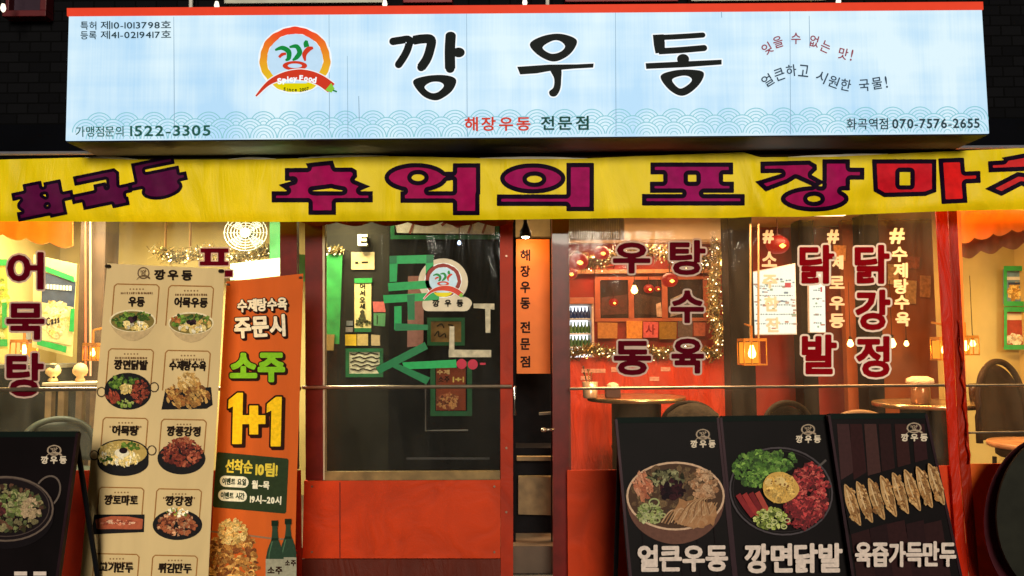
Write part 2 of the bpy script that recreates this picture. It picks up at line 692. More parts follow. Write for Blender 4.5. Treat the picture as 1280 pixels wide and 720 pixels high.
# upper house wall behind the signboard
DARKB = brick('101013', '0b0b0e', '060607', 4.2)
bld = thing('building', 'dark brick building front above the shop signboard, its windows unlit', 'building', (0, .2, 2.25))
def wall_with_holes():
    m = MB()
    m.box(-7, .10, 2.32, 7, .35, 6.5, DARKB)
    m.box(-7, .10, 0, -3.62, .35, 2.32, DARKB)
    m.box(3.92, .10, 0, 7, .35, 2.32, DARKB)
    return m
wall_with_holes().build('wall', bld)
def upper_window(px0, px1, py, fm, pm, rail):
    f = MB()
    a, c = at(px0, py, .06), at(px1, py, .06)
    z0, z1 = a.z, a.z + 1.0
    w = .035
    f.box(a.x, .02, z0, c.x, .099, z0 + w, fm)
    f.box(a.x, .02, z1 - w, c.x, .099, z1, fm)
    n = max(1, round((c.x - a.x) / .8))
    for i in range(n + 1):
        x = a.x + (c.x - a.x - w) * i / n
        f.box(x, .022, z0 + w, x + w, .097, z1 - w, fm)
    fo = f.build('window', bld, bevel=.003)
    p = MB(); p.box(a.x + w, .07, z0 + w, c.x - w, .08, z1 - w, pm); p.build('pane', fo)
PANE1 = mat('3a2c38', .25, noise=.3, scale=3)
PANE2 = mat('27463a', .2, noise=.35, scale=4)
upper_window(8, 62, 24, mat('521018', .5), PANE1, 0)
upper_window(283, 480, 8, mat('b9b9ac', .5), PANE2, 0)
upper_window(505, 566, 7, mat('7a1822', .5), PANE1, 0)
upper_window(706, 846, 6, mat('7a1822', .5), PANE1, 0)
upper_window(862, 1030, 5, mat('b9b9ac', .5), PANE2, 0)
for i, (px, r, lab) in enumerate(((233, .011, 'thin pale drain pipe on the dark wall over the round emblem side of the signboard'),
                                  (685, .011, 'thin pale drain pipe on the dark wall above the middle of the signboard'))):
    m = MB(); a = at(px, 12, .0)
    m.tube([(a.x, .06, a.z - .3), (a.x, .06, a.z + 1.6)], r, mat('c8c4bc', .4))
    for zz in (.2, .9): m.tube([(a.x, .06, a.z + zz), (a.x, .06, a.z + zz + .02)], r * 1.7, mat('8a8680', .4))
    tag(m.build('drain_pipe'), lab, 'pipe')
# bulbs on the wall above the sign
BULB = glow('fff2d8', 1.6)
labs = ['clear bulb on the dark wall beyond the signboard corner, by the red framed window',
        'clear bulb hanging above the round chilli emblem of the signboard',
        'clear bulb hanging above the first big letter of the signboard',
        'clear bulb hanging above the middle letter of the signboard',
        'clear bulb hanging above the red slogan of the signboard']
for (px, py), lab in zip(((4, 9), (271, 6), (481, 4), (656, 2), (1048, 1)), labs):
    p = at(px, py, -.1)
    t = thing('light_bulb', lab, 'light bulb', p, 'bulbs strung above the signboard')
    g = MB(); g.lathe([(.003, -.028), (.010, -.020), (.014, -.006), (.010, .012), (.008, .018)], p, BULB, 12); g.build('bulb', t, smooth=True)
    g = MB(); g.lathe([(.011, .018), (.011, .05), (.004, .056), (.003, .35)], p, mat('1a1a1a', .5), 10); g.build('socket', t)

# ================================================================== LIT SIGNBOARD
def sign_face_mat():
    m = bpy.data.materials.new('backlit_face'); m.use_nodes = True
    t = m.node_tree; bs = t.nodes['Principled BSDF']
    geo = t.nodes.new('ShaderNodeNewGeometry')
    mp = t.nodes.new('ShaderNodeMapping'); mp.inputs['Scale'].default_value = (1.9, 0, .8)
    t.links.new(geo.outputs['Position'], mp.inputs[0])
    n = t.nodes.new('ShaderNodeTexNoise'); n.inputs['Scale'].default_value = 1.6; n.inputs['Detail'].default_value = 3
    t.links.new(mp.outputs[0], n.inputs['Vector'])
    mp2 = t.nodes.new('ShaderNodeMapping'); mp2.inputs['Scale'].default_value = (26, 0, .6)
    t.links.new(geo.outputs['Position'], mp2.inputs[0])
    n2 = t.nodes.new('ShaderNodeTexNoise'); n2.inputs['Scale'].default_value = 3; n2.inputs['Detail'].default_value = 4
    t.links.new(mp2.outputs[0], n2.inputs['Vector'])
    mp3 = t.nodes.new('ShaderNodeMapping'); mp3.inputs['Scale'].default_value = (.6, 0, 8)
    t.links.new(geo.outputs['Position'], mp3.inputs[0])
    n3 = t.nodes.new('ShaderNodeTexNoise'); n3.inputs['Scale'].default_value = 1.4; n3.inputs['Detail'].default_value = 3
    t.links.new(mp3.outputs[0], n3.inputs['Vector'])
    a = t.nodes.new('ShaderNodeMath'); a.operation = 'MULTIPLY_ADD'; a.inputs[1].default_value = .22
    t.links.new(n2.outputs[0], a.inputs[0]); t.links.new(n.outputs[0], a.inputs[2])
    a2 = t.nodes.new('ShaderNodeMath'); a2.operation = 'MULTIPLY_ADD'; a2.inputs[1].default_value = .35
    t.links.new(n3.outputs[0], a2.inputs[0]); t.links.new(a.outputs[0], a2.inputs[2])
    cr = t.nodes.new('ShaderNodeValToRGB')  # patchy glow of the tubes is put into the emission colour
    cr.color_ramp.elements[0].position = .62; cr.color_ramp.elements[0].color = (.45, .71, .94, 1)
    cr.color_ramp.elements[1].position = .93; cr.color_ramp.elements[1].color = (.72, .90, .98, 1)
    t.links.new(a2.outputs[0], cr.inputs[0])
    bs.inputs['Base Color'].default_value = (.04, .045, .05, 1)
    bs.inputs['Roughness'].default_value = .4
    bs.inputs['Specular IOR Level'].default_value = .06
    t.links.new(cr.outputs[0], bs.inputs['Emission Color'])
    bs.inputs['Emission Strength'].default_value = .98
    return m
SF = vplane(-.45)
sign = thing('shop_sign', 'long backlit pale blue shop signboard with big dark brush lettering and red top edge', 'signboard', (0, -.3, 2.3))
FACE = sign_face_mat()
SQ = [(84.5, 11), (1228, 3), (1238, 168), (80.5, 177)]
CASE = mat('060a1a', .4, noise=.25, scale=4, spec=.15)
c = MB(SF)
c.slab(SQ, .30, CASE, back=-.012)
c.build('case', sign, bevel=.006)
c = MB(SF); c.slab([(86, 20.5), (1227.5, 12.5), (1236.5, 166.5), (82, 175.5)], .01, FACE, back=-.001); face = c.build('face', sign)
c = MB(SF); c.slab([(84, 10.5), (1228.2, 2.5), (1228.8, 12.2), (84.2, 20.2)], .018, glow('e8452a', .95), back=.004); c.build('top_trim', sign)
R_s = random.Random(4)
for px, y0, y1, w in ((217, 21, 166, .7), (411, 18, 160, .6), (434, 70, 172, .5), (583, 17, 171, .6), (769, 16, 170, .6), (987, 14, 168, .6), (448, 120, 150, .9), (1011, 20, 60, .7), (901, 12, 22, .8)):
    c = MB(SF); c.k = 3
    c.poly([(px, y0), (px + w, y0), (px + w * .8 + 1, y1), (px + .6, y1)], glow('8fb0c8', .9)); c.build('seam', face)
DKG, GRN_T = glow('2f3a38', .35), glow('2d6b5c', .6)
WH = glow('f4fbff', 1.0)
# wave pattern
c = MB(SF, .0001)
TEAL = glow('8fcbd8', .95)
for row in range(3):
    n = 0
    for k in range(-1, 35):
        cx = 90 + 34.2 * k + (17.1 if row % 2 else 0)
        if cx < 98 or cx > 1224: continue
        cy0 = 157.5 - (cx - 90) / 1148 * 8.2 + row * 8.3
        lim = 175.0 - (cx - 80) / 1158 * 9 - .5
        for r, w in ((17.2, 1.3), (13.2, 1.1), (9.2, 1.1), (5.0, 1.0)):
            a = []
            ff = c.lift()
            P, Q = ellp(cx, cy0, r, r * .98, 22, 0, 180, 360), ellp(cx, cy0, r - w, (r - w) * .98, 22, 0, 180, 360)
            if r > 17:
                D = [(x, y) for x, y in P if y < lim]
                c.poly(D + [(D[-1][0], min(cy0, lim)), (D[0][0], min(cy0, lim))], FACE, ff - .00005)
            for i in range(22):
                if max(P[i][1], P[i + 1][1]) < lim:
                    c.add([SF(*P[i], ff), SF(*P[i + 1], ff), SF(*Q[i + 1], ff), SF(*Q[i], ff)], [(0, 1, 2, 3)], TEAL)
            c.k -= 1
        n += 1
    c.k += 1
c.build('wave_pattern', face)
# big brush letters
def q6(pts): return [(480 + x / 2.909, 30 + y / 2.909) for x, y in pts]
def st6(pts, w): return thick(spline(q6(pts), False, 6), w)
def cap6(x, y, rx, ry): return ellp(480 + x / 2.909, 30 + y / 2.909, rx, ry, 20)
big = [
    ([st6([(34, 66), (60, 62), (92, 60), (88, 90), (74, 120), (54, 150)], 9.5), cap6(34, 66, 4.8, 4.8), cap6(54, 150, 4.6, 4.6), cap6(92, 62, 4, 4),
      st6([(108, 62), (140, 57), (172, 60), (168, 95), (156, 130), (136, 160)], 11.5), cap6(110, 63, 5, 4.4), cap6(136, 160, 5, 5), cap6(170, 62, 5.5, 5.5),
      st6([(243, 45), (240, 100), (241, 165)], 13), cap6(243, 45, 6.5, 5), cap6(241, 166, 5.5, 5), cap6(272, 106, 7.6, 6.2),
      spline(q6([(106, 212), (150, 192), (220, 188), (262, 203), (252, 240), (220, 268), (185, 280), (140, 262)]))],
     [spline(q6([(148, 232), (172, 214), (205, 214), (218, 228), (196, 250), (170, 252)]))]),
    ([spline(q6([(530, 75), (575, 47), (640, 38), (698, 58), (692, 92), (660, 124), (612, 139), (558, 114)])),
      q6([(484, 158), (600, 150), (700, 149), (762, 146), (760, 161), (690, 165), (610, 172), (555, 182), (495, 186)]),
      spline(q6([(604, 166), (642, 164), (644, 205), (640, 240), (625, 264), (606, 264), (600, 248), (616, 232), (618, 200)]))],
     [spline(q6([(576, 88), (612, 64), (640, 65), (658, 84), (640, 104), (606, 110)]))]),
    ([q6([(976, 42), (1015, 40), (1020, 70), (1020, 104), (986, 110), (980, 80)]), st6([(1000, 52), (1080, 48), (1156, 43)], 6.6), cap6(1157, 43, 3.5, 3.3),
      st6([(998, 102), (1080, 97), (1162, 90)], 7.8), cap6(1162, 90, 4, 3.9), cap6(1086, 130, 7.6, 6.4),
      q6([(950, 145), (1226, 132), (1226, 150), (1090, 160), (952, 166)]),
      spline(q6([(1004, 192), (1050, 172), (1112, 168), (1160, 178), (1150, 215), (1112, 252), (1075, 263), (1032, 238)]))],
     [spline(q6([(1046, 206), (1075, 192), (1104, 192), (1118, 206), (1100, 226), (1072, 236)]))])]
INKB = glow('2b3331', .22)
for add, sub in big:
    c = MB(SF); c.k = 30
    c.sdf(add, WH, 1.7, sub, .8)
    c.sdf(add, INKB, 0, sub, .6)
    c.build('brush_letter', face)
# small writing
c = MB(SF); c.k = 34
def flush():
    global c
    c.build('small_lettering', face); c = MB(SF); c.k = 34
SI, RD = glow('3f5a62', .5), glow('d9402c', .85)
c.text('특허', 102, 122, 33, 10.5, SI, .35); flush(); c.text('제10-1013798호', 127, 215, 32.3, 10.5, SI, .35, slope=-.006)
flush(); c.text('등록', 102, 122, 45, 10.5, SI, .35); flush(); c.text('제41-0219417호', 127, 215, 44.3, 10.5, SI, .35, slope=-.006)
flush()
c.text('가맹점문의', 96, 156, 165, 13, GRN_T, .25, slope=-.01)
flush(); c.text('1522-3305', 164, 264, 163.5, 17, GRN_T, .7, slope=-.008, gap=.12)
flush()
c.text('해장우동', 581, 663, 155.5, 17.5, RD, .95, slope=-.006, gap=.2)
flush(); c.text('전문점', 676, 736, 154.5, 17.5, glow('1f5a4e', .55), .95, slope=-.006, gap=.2)
flush()
c.text('화곡역점', 1057, 1109, 155.5, 14, SI, .4, slope=-.007)
flush(); c.text('070-7576-2655', 1114, 1223, 154.5, 15.5, SI, .65, slope=-.007)
flush()
RS, DS = glow('a8505e', .7), glow('4a5f72', .55)
for ch_, x, y, r in (('잊', 958, 61.5, -30), ('을', 971.5, 53.5, -18), ('수', 994, 49, 0), ('없', 1017, 52.5, 14), ('는', 1031, 59.5, 24), ('맛', 1053, 68, 14), ('!', 1063.5, 70, 12)):
    if ch_ in '수없맛': flush()
    c.ch(ch_, x, y, 12 if ch_ != '!' else 2.4, 14.5, RS, .45, r)
flush()
for ch_, x, y, r in (('얼', 958.5, 101.5, -32), ('큰', 973.5, 94, -20), ('하', 988, 89, -6), ('고', 1003.5, 89.5, 6), ('시', 1026, 97, 24), ('원', 1041, 103, 20), ('한', 1056, 107, 12), ('국', 1079, 107.5, -4), ('물', 1095, 105, -9), ('!', 1106.5, 103.5, -9)):
    if ch_ in '시국': flush()
    c.ch(ch_, x, y, 13 if ch_ != '!' else 2.6, 15, DS, .45, r)
c.build('small_lettering', face)

def emblem(c, tf, k, G, mono=None):
    """round chilli emblem; tf maps its own 0..100 square to picture pixels, k = pixels per unit, G(colour) = print material"""
    def col(h): return G(mono or h)
    def P(pts): return [tf(x, y) for x, y in pts]
    def el(cx, cy, rx, ry, **kw): return P(ellp(cx, cy, rx, ry, **kw))
    l = c.lift()
    R = random.Random(5)
    n = 96
    if not mono:
        c.poly(el(50, 46, 46.5, 46.5), G('f4fbff'))
    l = c.lift()
    for i in range(n):
        a0, a1 = 2 * math.pi * i / n, 2 * math.pi * (i + 1) / n
        f = (1 - math.sin((a0 + a1) / 2)) / 2          # 1 at the top
        cc = (.80 + .05 * f, .60 * (1 - f) ** 1.1 + .055, .02) if not mono else lin(mono)
        ro = [44.5 + .5 * math.sin(7 * a) + .35 * math.sin(19 * a) for a in (a0, a1)]
        ri = [35.2 + .5 * math.sin(9 * a + 1) + .3 * math.sin(23 * a) for a in (a0, a1)]
        q = [(50 + ro[0] * math.cos(a0), 46 + ro[0] * math.sin(a0)), (50 + ro[1] * math.cos(a1), 46 + ro[1] * math.sin(a1)), (50 + ri[1] * math.cos(a1), 46 + ri[1] * math.sin(a1)), (50 + ri[0] * math.cos(a0), 46 + ri[0] * math.sin(a0))]
        c.add([c.surf(*tf(*p), l) for p in q], [(0, 1, 2, 3)], G(tuple(round(x, 2) for x in cc)))
    if not mono:
        c.poly(el(50, 46, 35, 35), G('c2e0f6'))
        c.poly(el(50, 72, 25, 18, a0=20, a1=160, n=20), G('e2d400'))
    # chillies that spell the syllable
    gr, rd = col('12883a'), col('cf3a22')
    for pts, w, m in (([(25, 33), (34, 30), (42, 35), (42, 44), (38, 47)], [2.5, 6, 7, 6, 2], gr), ([(43, 29), (52, 28), (56, 36), (52, 43), (47, 47)], [2.5, 6, 7, 6, 2], gr),
                      ([(30, 43), (34, 39), (39, 38)], [3.5, 4.5, 3], rd), ([(63, 48), (62, 39), (67, 32), (73, 30)], [2, 6.5, 7, 3], rd), ([(65, 29), (64, 24), (65, 20)], [7, 7, 3], gr)):
        ps = spline(pts, False, 5)
        ws = [w[min(len(w) - 1, int(i / 5))] + (w[min(len(w) - 1, int(i / 5) + 1)] - w[min(len(w) - 1, int(i / 5))]) * ((i % 5) / 5) for i in range(len(ps))]
        c.line([tf(x, y) for x, y in ps], [v * k for v in ws], m)
    c.ring(*tf(50, 54.5), 16.5 * k, 6.4 * k, 7 * k, rd, wy=3.4 * k)
    # chilli banner
    ps = spline([(1, 96), (16, 79), (32, 70), (50, 66.5), (68, 68.5), (83, 75), (96, 85)], False, 5)
    ws = [2 + 12.5 * min(1, i / (len(ps) * .55)) for i in range(len(ps))]
    if not mono: c.line([tf(x, y) for x, y in ps], [(v + 2.6) * k for v in ws], G('f0f4f4'))
    c.line([tf(x, y) for x, y in ps], [v * k for v in ws], rd)
    c.line([tf(*p) for p in ((92, 83), (98, 88.5))], [12.5 * k, 7 * k], col('8ac83c'))
    c.line([tf(*p) for p in ((98, 88), (103, 90))], 2.2 * k, col('1a7a4a'))
ESX, ESY = 99.0 / 100, 91.5 / 100
c = MB(SF); c.k = 34
emblem(c, lambda x, y: (320 + x * ESX, 33.5 + y * ESY), .93, lambda h: glow(h, .95))
for ch_, x, y, r, w in zip('SpicyFood', (350.5, 356.5, 361, 365, 370, 377.5, 383.5, 389, 394), (102.7, 103, 100.6, 101, 101.5, 99.2, 100.3, 101, 101.3), (-8, -6, -4, -2, 0, 2, 4, 6, 9), (5.4, 5, 1.8, 4.6, 5, 4.6, 5, 5, 5.2)):
    c.ch(ch_, x, y, w, 7.8 if ch_ not in 'pyco' else (7.2 if ch_ in 'py' else 5.6), WH, .75, r, res=.35)
for ch_, x, y, r in zip('Since2007', (357, 360.5, 363.5, 367.2, 371, 377, 380, 383, 386), (112.8, 113.6, 113.9, 114.3, 114.3, 114, 113.6, 113.2, 112.6), (8, 7, 5, 3, 0, -2, -4, -5, -6)):
    c.ch(ch_, x, y, 2.7 if ch_ != 'i' else .9, 4.4 if ch_ in 'S2007i' else 3.2, glow('24341a', .3), .3, r, res=.25)
c.build('emblem', face)

# fascia pipe between the sign and the banner
m = MB()
a, d = at(-260, 193.5, -.14), at(1560, 187, -.14)
m.tube([(a.x, -.14, a.z), (d.x, -.14, a.z)], .011, mat('9aa0b4', .3, metal=.7))
tag(m.build('tent_pipe'), 'thin grey metal pipe running under the signboard, holding up the yellow banner', 'pipe')
m = MB(); m.box(a.x, -.13, a.z - .03, d.x, .098, a.z + .16, mat('05060b', .8, noise=.3, scale=3, spec=.03))
tag(m.build('fascia_board', bevel=.004), 'dark navy fascia board under the lit signboard', 'fascia')

# ================================================================== YELLOW BANNER
def interp(T, x):
    for (x0, y0), (x1, y1) in zip(T, T[1:]):
        if x <= x1:
            return y0 + (y1 - y0) * (x - x0) / (x1 - x0)
    return T[-1][1]
BT = [(-220, 201), (0, 199.5), (100, 197), (170, 199.5), (330, 199), (480, 195), (640, 198.5), (720, 198.5), (800, 195), (930, 190.5), (950, 196.5), (1040, 196), (1110, 192.5), (1280, 185), (1500, 174)]
BB = [(-220, 276), (0, 277), (340, 277.5), (500, 276), (640, 274.5), (780, 272.5), (915, 272.5), (940, 271), (1000, 271), (1100, 267), (1180, 264), (1280, 262), (1500, 256)]
def bsurf(px, py, lift=0.):
    t, bt = interp(BT, px), interp(BB, px)
    v = (py - t) / (bt - t)
    Y = -.235 + .016 * math.sin(px * .012 + 1.2) * v + .006 * math.sin(px * .05 + v * 4) * v
    Y -= .008 * math.sin(min(max(v, 0), 1) * math.pi) - .012 * max(0, v - .88) / .12
    e = (px - 932 - v * 26) / 10                               # overlap crease between two banner lengths
    Y -= .030 * math.exp(-e * e) * (.35 + .65 * v)
    e2 = (px - 965 - v * 60) / 24
    Y += .018 * math.exp(-e2 * e2) * v
    e3 = (px - 1172) / 5
    Y -= .008 * math.exp(-e3 * e3)
    Y -= .006 * math.sin(px * .021 + 9 * v) * max(0, min(1, (px - 900) / 200))
    Y -= .0035 * math.sin(px * .085 + 5 * math.sin(px * .011)) * (1 - .6 * v) + .0022 * math.sin(px * .16 - v * 7 + 2 * math.sin(px * .03))
    return at(px, py, Y - lift)
ban = thing('banner', 'long creased yellow vinyl banner with bold purple lettering under the signboard', 'banner', (0, -.24, 1.97))
m = MB(bsurf)
YEL = vinyl('f4da06', .15, .5, .34, .16)
nx, ny = 330, 16
for side in (0, .003):
    V, F = [], []
    for i in range(nx + 1):
        px = -200 + 1680 * i / nx
        for j in range(ny + 1):
            t, bt = interp(BT, px), interp(BB, px)
            V.append(bsurf(px, t + (bt - t) * j / ny, -side))
    for i in range(nx):
        for j in range(ny):
            q = i * (ny + 1) + j
            F.append((q, q + 1, q + ny + 2, q + ny + 1))
    m.add(V, F if side == 0 else [f[::-1] for f in F], YEL)
sheet = m.build('sheet', ban, smooth=True)
for k_, (x0, x1) in enumerate(((105, 172), (285, 345), (372, 486), (600, 735), (985, 1110))):   # white backing pieces shaped as the bright highlights along the top hem
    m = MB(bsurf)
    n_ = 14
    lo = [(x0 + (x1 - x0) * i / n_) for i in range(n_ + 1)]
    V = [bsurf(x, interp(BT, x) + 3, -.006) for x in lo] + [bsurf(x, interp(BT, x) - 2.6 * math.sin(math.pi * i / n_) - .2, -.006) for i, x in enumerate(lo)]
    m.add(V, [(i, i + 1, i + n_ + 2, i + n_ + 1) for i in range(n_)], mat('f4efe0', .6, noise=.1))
    m.build('highlight_backing', ban, smooth=True)
def rot(pts, c, deg):
    ca, sa = math.cos(math.radians(deg)), math.sin(math.radians(deg))
    return [(c[0] + x * ca - y * sa, c[1] + x * sa + y * ca) for x, y in pts]
def R4(x0, y0, x1, y1): return [(x0, y0), (x1, y0), (x1, y1), (x0, y1)]
LET = []
LET.append(([[(382, 204), (416, 200.5), (420, 212), (386, 213)], [(356, 210), (440, 209.3), (446, 213), (446.5, 221), (441, 227), (426, 230), (418, 224), (356, 226)],
             [(348, 231), (398, 217), (430, 220), (416, 235), (385, 239), (361, 240)], [(398, 226), (434, 221), (463, 233), (444, 241), (416, 236)],
             R4(339.5, 239, 466, 253), R4(385.5, 250, 420, 268.5)], [], '980850', 'a8127a', 233))
LET.append(([ellp(520, 222, 39.5, 18.3), [(548, 214.5), (572, 214.5), (572, 224), (548, 228)], R4(566, 204, 600.5, 243), R4(500.5, 239, 599.5, 253.5), R4(566, 240, 599.5, 269)],
            [ellp(522.5, 222, 8, 4.2)], '9e0a50', '9a1070', 232))
LET.append(([ellp(666, 223, 41, 19), R4(621, 243, 712, 257.5), R4(708, 203.5, 742.5, 264)], [ellp(668, 224, 9.5, 4.3)], '960a56', '981058', 240))
LET.append(([R4(813, 203, 916.5, 218), R4(829, 213, 904, 231), R4(812.5, 227, 917.5, 241), R4(853, 238, 879, 248), R4(802.5, 242.5, 931, 257)], [R4(860, 218.5, 870.5, 227)], '900a58', 'a01050', 230))
LET.append(([[(950.5, 202), (1012, 200.5), (1021, 206), (1021.5, 212), (1014, 219), (1000, 220), (990, 216), (950.5, 216.5)], [(944, 227), (985, 214.5), (1003, 218), (985, 229), (957, 239.5)],
             [(990, 221), (1009, 215.5), (1031, 227.5), (1020, 234.5)], R4(1028, 199, 1062.5, 238), R4(1058, 209.5, 1080.5, 224.5), ellp(1018.5, 248.5, 42.5, 16)], [ellp(1017.5, 248.5, 8.2, 3.7)], '980a50', '98104e', 225))
LET.append(([[(1090, 199), (1170.5, 199), (1170.5, 240), (1157, 245), (1105, 246.5), (1092, 239)]], [R4(1124.5, 215, 1138, 231.5)], 'c41626', 'c81a2c', 225))
LET.append(([[(1173, 198), (1205, 197), (1209.5, 253.5), (1177, 255)], [(1203, 214.5), (1225.5, 213.5), (1226, 228.5), (1204, 229.5)]], [], 'd21a1c', 'd21a1c', 225))
LET.append(([[(1252, 197), (1300, 188), (1302, 198), (1258, 203)], [(1235, 201.5), (1306, 197), (1312, 206), (1300, 213), (1236, 215.5)], [(1231, 236), (1272, 215), (1302, 219), (1252, 245)], [(1265, 226), (1290, 218), (1322, 236), (1302, 244)],
             R4(1318, 190, 1352, 246), R4(1350, 208, 1372, 222)], [], 'cc2a2e', 'c41a20', 214))
def small3(c0, parts, holes=()):
    return ([rot(p, c0, -11.5) for p in parts], [rot(p, c0, -11.5) for p in holes], '520a3c', '4a0a3a', c0[1])
LET.append(small3((52, 249), [R4(-20, -23, 4, -13), R4(-36, -15, 10, -5), ellp(-12, 3, 20, 11), R4(-34, 10, 18, 22), R4(-18, 6, -4, 14), R4(6, -20, 28, 25), R4(26, -4, 40, 8)]))
LET.append(small3((126, 238), [R4(-31, -24, 22, -12), [(10, -24), (22, -24), (27, -18), (24, 0), (8, 0)], R4(-8, -9, 8, 2), R4(-38, -2, 38, 10), R4(-26, 8, 30, 20), R4(10, 14, 32, 25)]))
LET.append(small3((198, 224), [R4(-30, -26, 24, -15), R4(-30, -20, -14, -8), R4(-30, -12, 28, -3), R4(-8, -6, 8, 2), R4(-38, -3, 36, 8), ellp(2, 13, 26, 12.5)]))
DKP = mat('12031a', .6, noise=.1, spec=.04)
for add, sub, c1, c2, ym in LET:
    m = MB(bsurf)
    m.k = 4; m.sdf(add, DKP, 0, sub, .9, run=3)
    m.k = 8
    ins = 5.6 if ym < 300 and c1 != '520a3c' else 4.0
    big_ = c1 != '520a3c'
    # print runs from one ink to the other: a lower band over the upper
    m.sdf(add, mat(c1, .6, noise=.16, scale=22, spec=.06), -ins, sub, .9, run=3)
    m.build('painted_letter', sheet)

# ================================================================== TENT FRONT
ORG = vinyl('cc3a04', .12, .55, .16, .30, .8)
ORG2 = vinyl('b02c06', .10, .55, .16, .35, .8)
REDP = vinyl('b8180e', .18, .3, .6, .35)
DRED = mat('5a100c', .32, noise=.25, scale=12, coat=.3)
RAILM = mat('8a7a68', .3, metal=.8, noise=.2)
CLR = clear_sheet(.024, gloss=.014)
CLR2 = clear_sheet(.010, (.80, .83, .84), .014)
T0 = vplane(0.0)
MAR, MAR_O = mat('4e0212', .6, noise=.06, spec=.02), mat('b89c8e', .5, noise=.08)
MAR2 = mat('84040e', .6, noise=.06, spec=.02); MAR2_O = mat('ecd0bc', .5, noise=.08)
def letters(parent, items, m, om, label, bold=2.6, ol=2.6, surf=None, lift0=.0009):
    for ch_, x0, y0, x1, y1 in items:
        c = MB(surf or T0); c.k = int(lift0 / c.step)
        c.ch(ch_, (x0 + x1) / 2, (y0 + y1) / 2, x1 - x0, y1 - y0, m, bold, outline=ol, om=om, res=.6)
        c.build('window_letter', parent)
def rail(parent, px0, py0, px1, py1, Y, r=.011):
    g = MB(); a, d = at(px0, py0, Y), at(px1, py1, Y)
    g.tube([a, d], r, RAILM); return g.build('cross_rail', parent)

# ---- left tent wall
tl = thing('tent_wall', 'orange tent wall with clear window and dark red lettering behind the menu banners', 'tent wall', at(150, 735, 0))
m = MB(T0); m.slab([(-330, 588), (376, 588), (378, 820), (-330, 820)], .006, ORG2); m.build('lower_panel', tl)
m = MB(T0); m.slab([(350, 262), (371, 262), (371, 588), (350, 588)], .05, DRED); m.build('post', tl, bevel=.008)
m = MB(T0); m.slab([(-330, 262), (350, 262), (350, 588), (-330, 588)], .002, CLR, back=-.001); pl = m.build('window_pane', tl)
m = MB(T0); m.slab([(371, 262), (380, 262), (381, 588), (371, 588)], .002, CLR, back=-.001); m.build('window_pane', tl)
letters(pl, [('어', 9, 315, 55, 362), ('묵', 8, 379, 56, 425), ('탕', 8, 441, 55, 496)], MAR, MAR_O, 'maroon lettering with pale outline down the clear window', 3.6, 2.2)
c = MB(T0); c.k = 12
P_ = [R4(251, 310.5, 286, 316), R4(256, 314, 264, 330), R4(273, 314, 281, 330), R4(250, 327, 286, 332), R4(281, 338, 291, 346)]
c.sdf(P_, MAR_O, 1.6, res=.6); c.sdf(P_, MAR, 0, res=.6)
c.build('window_letter', pl)
rail(tl, -300, 488, 376, 485.5, -.013)

# ---- sliding door
DY = .03
D0 = vplane(DY)
dr = thing('sliding_door', 'orange framed sliding door with a tall window and green tape arrow', 'door', at(510, 735, DY))
m = MB(D0); m.slab([(381, 262), (403, 262), (404, 600), (382, 600)], .05, DRED); m.build('stile', dr, bevel=.008)
m = MB(D0); m.slab([(403, 262), (406, 262), (406, 600), (404, 600)], .045, mat('b0a488', .35, metal=.3)); m.build('edge_strip', dr, bevel=.002)
m = MB(D0); m.slab([(625, 262), (641, 262), (641.5, 760), (626, 760)], .05, ORG2); m.build('stile', dr, bevel=.006)
m = MB(D0); m.slab([(380, 601), (625.5, 600), (625.5, 698), (378, 698)], .04, ORG); m.build('lower_panel', dr, bevel=.004)
m = MB(D0); m.slab([(424.4, 603), (425.6, 603), (425.6, 697), (424.4, 697)], .004, mat('5a1408', .6), back=.003); m.build('seam', dr)
m = MB(D0); m.slab([(377, 699.2), (625.5, 699.2), (625.5, 790), (376, 790)], .036, vinyl('5c1c0c', .05, .5, .4, .35), back=-.002); m.build('kick_board', dr, bevel=.004)
m = MB(D0); m.slab([(406, 590), (625, 589), (625, 599.5), (406, 600.5)], .035, mat('7a6038', .45, noise=.3), back=.002); m.build('sill', dr, bevel=.003)
m = MB(D0); m.slab([(406, 262), (625, 262), (625, 589), (406, 590)], .003, CLR2, back=-.001); dp = m.build('window_pane', dr)
rail(dr, 378, 484.5, 640, 483, DY - .013, .010)
g = MB(); p0, p1 = at(643.5, 484, DY - .05), at(643.5, 519, DY - .05)
g.tube([p0 + Vector((0, .05, 0)), p0, p1, p1 + Vector((0, .05, 0))], .007, mat('c0b8b0', .25, metal=.9)); g.build('handle', dr, smooth=True)
for px, py in ((390, 608), (390, 690), (618, 608), (618, 690), (633, 560), (633, 640), (633, 320)):
    g = MB(); q = at(px, py, DY - .006); g.tube([q, q + Vector((0, -.004, 0))], .006, mat('8a6a58', .35, metal=.7), 10); g.build('screw', dr)
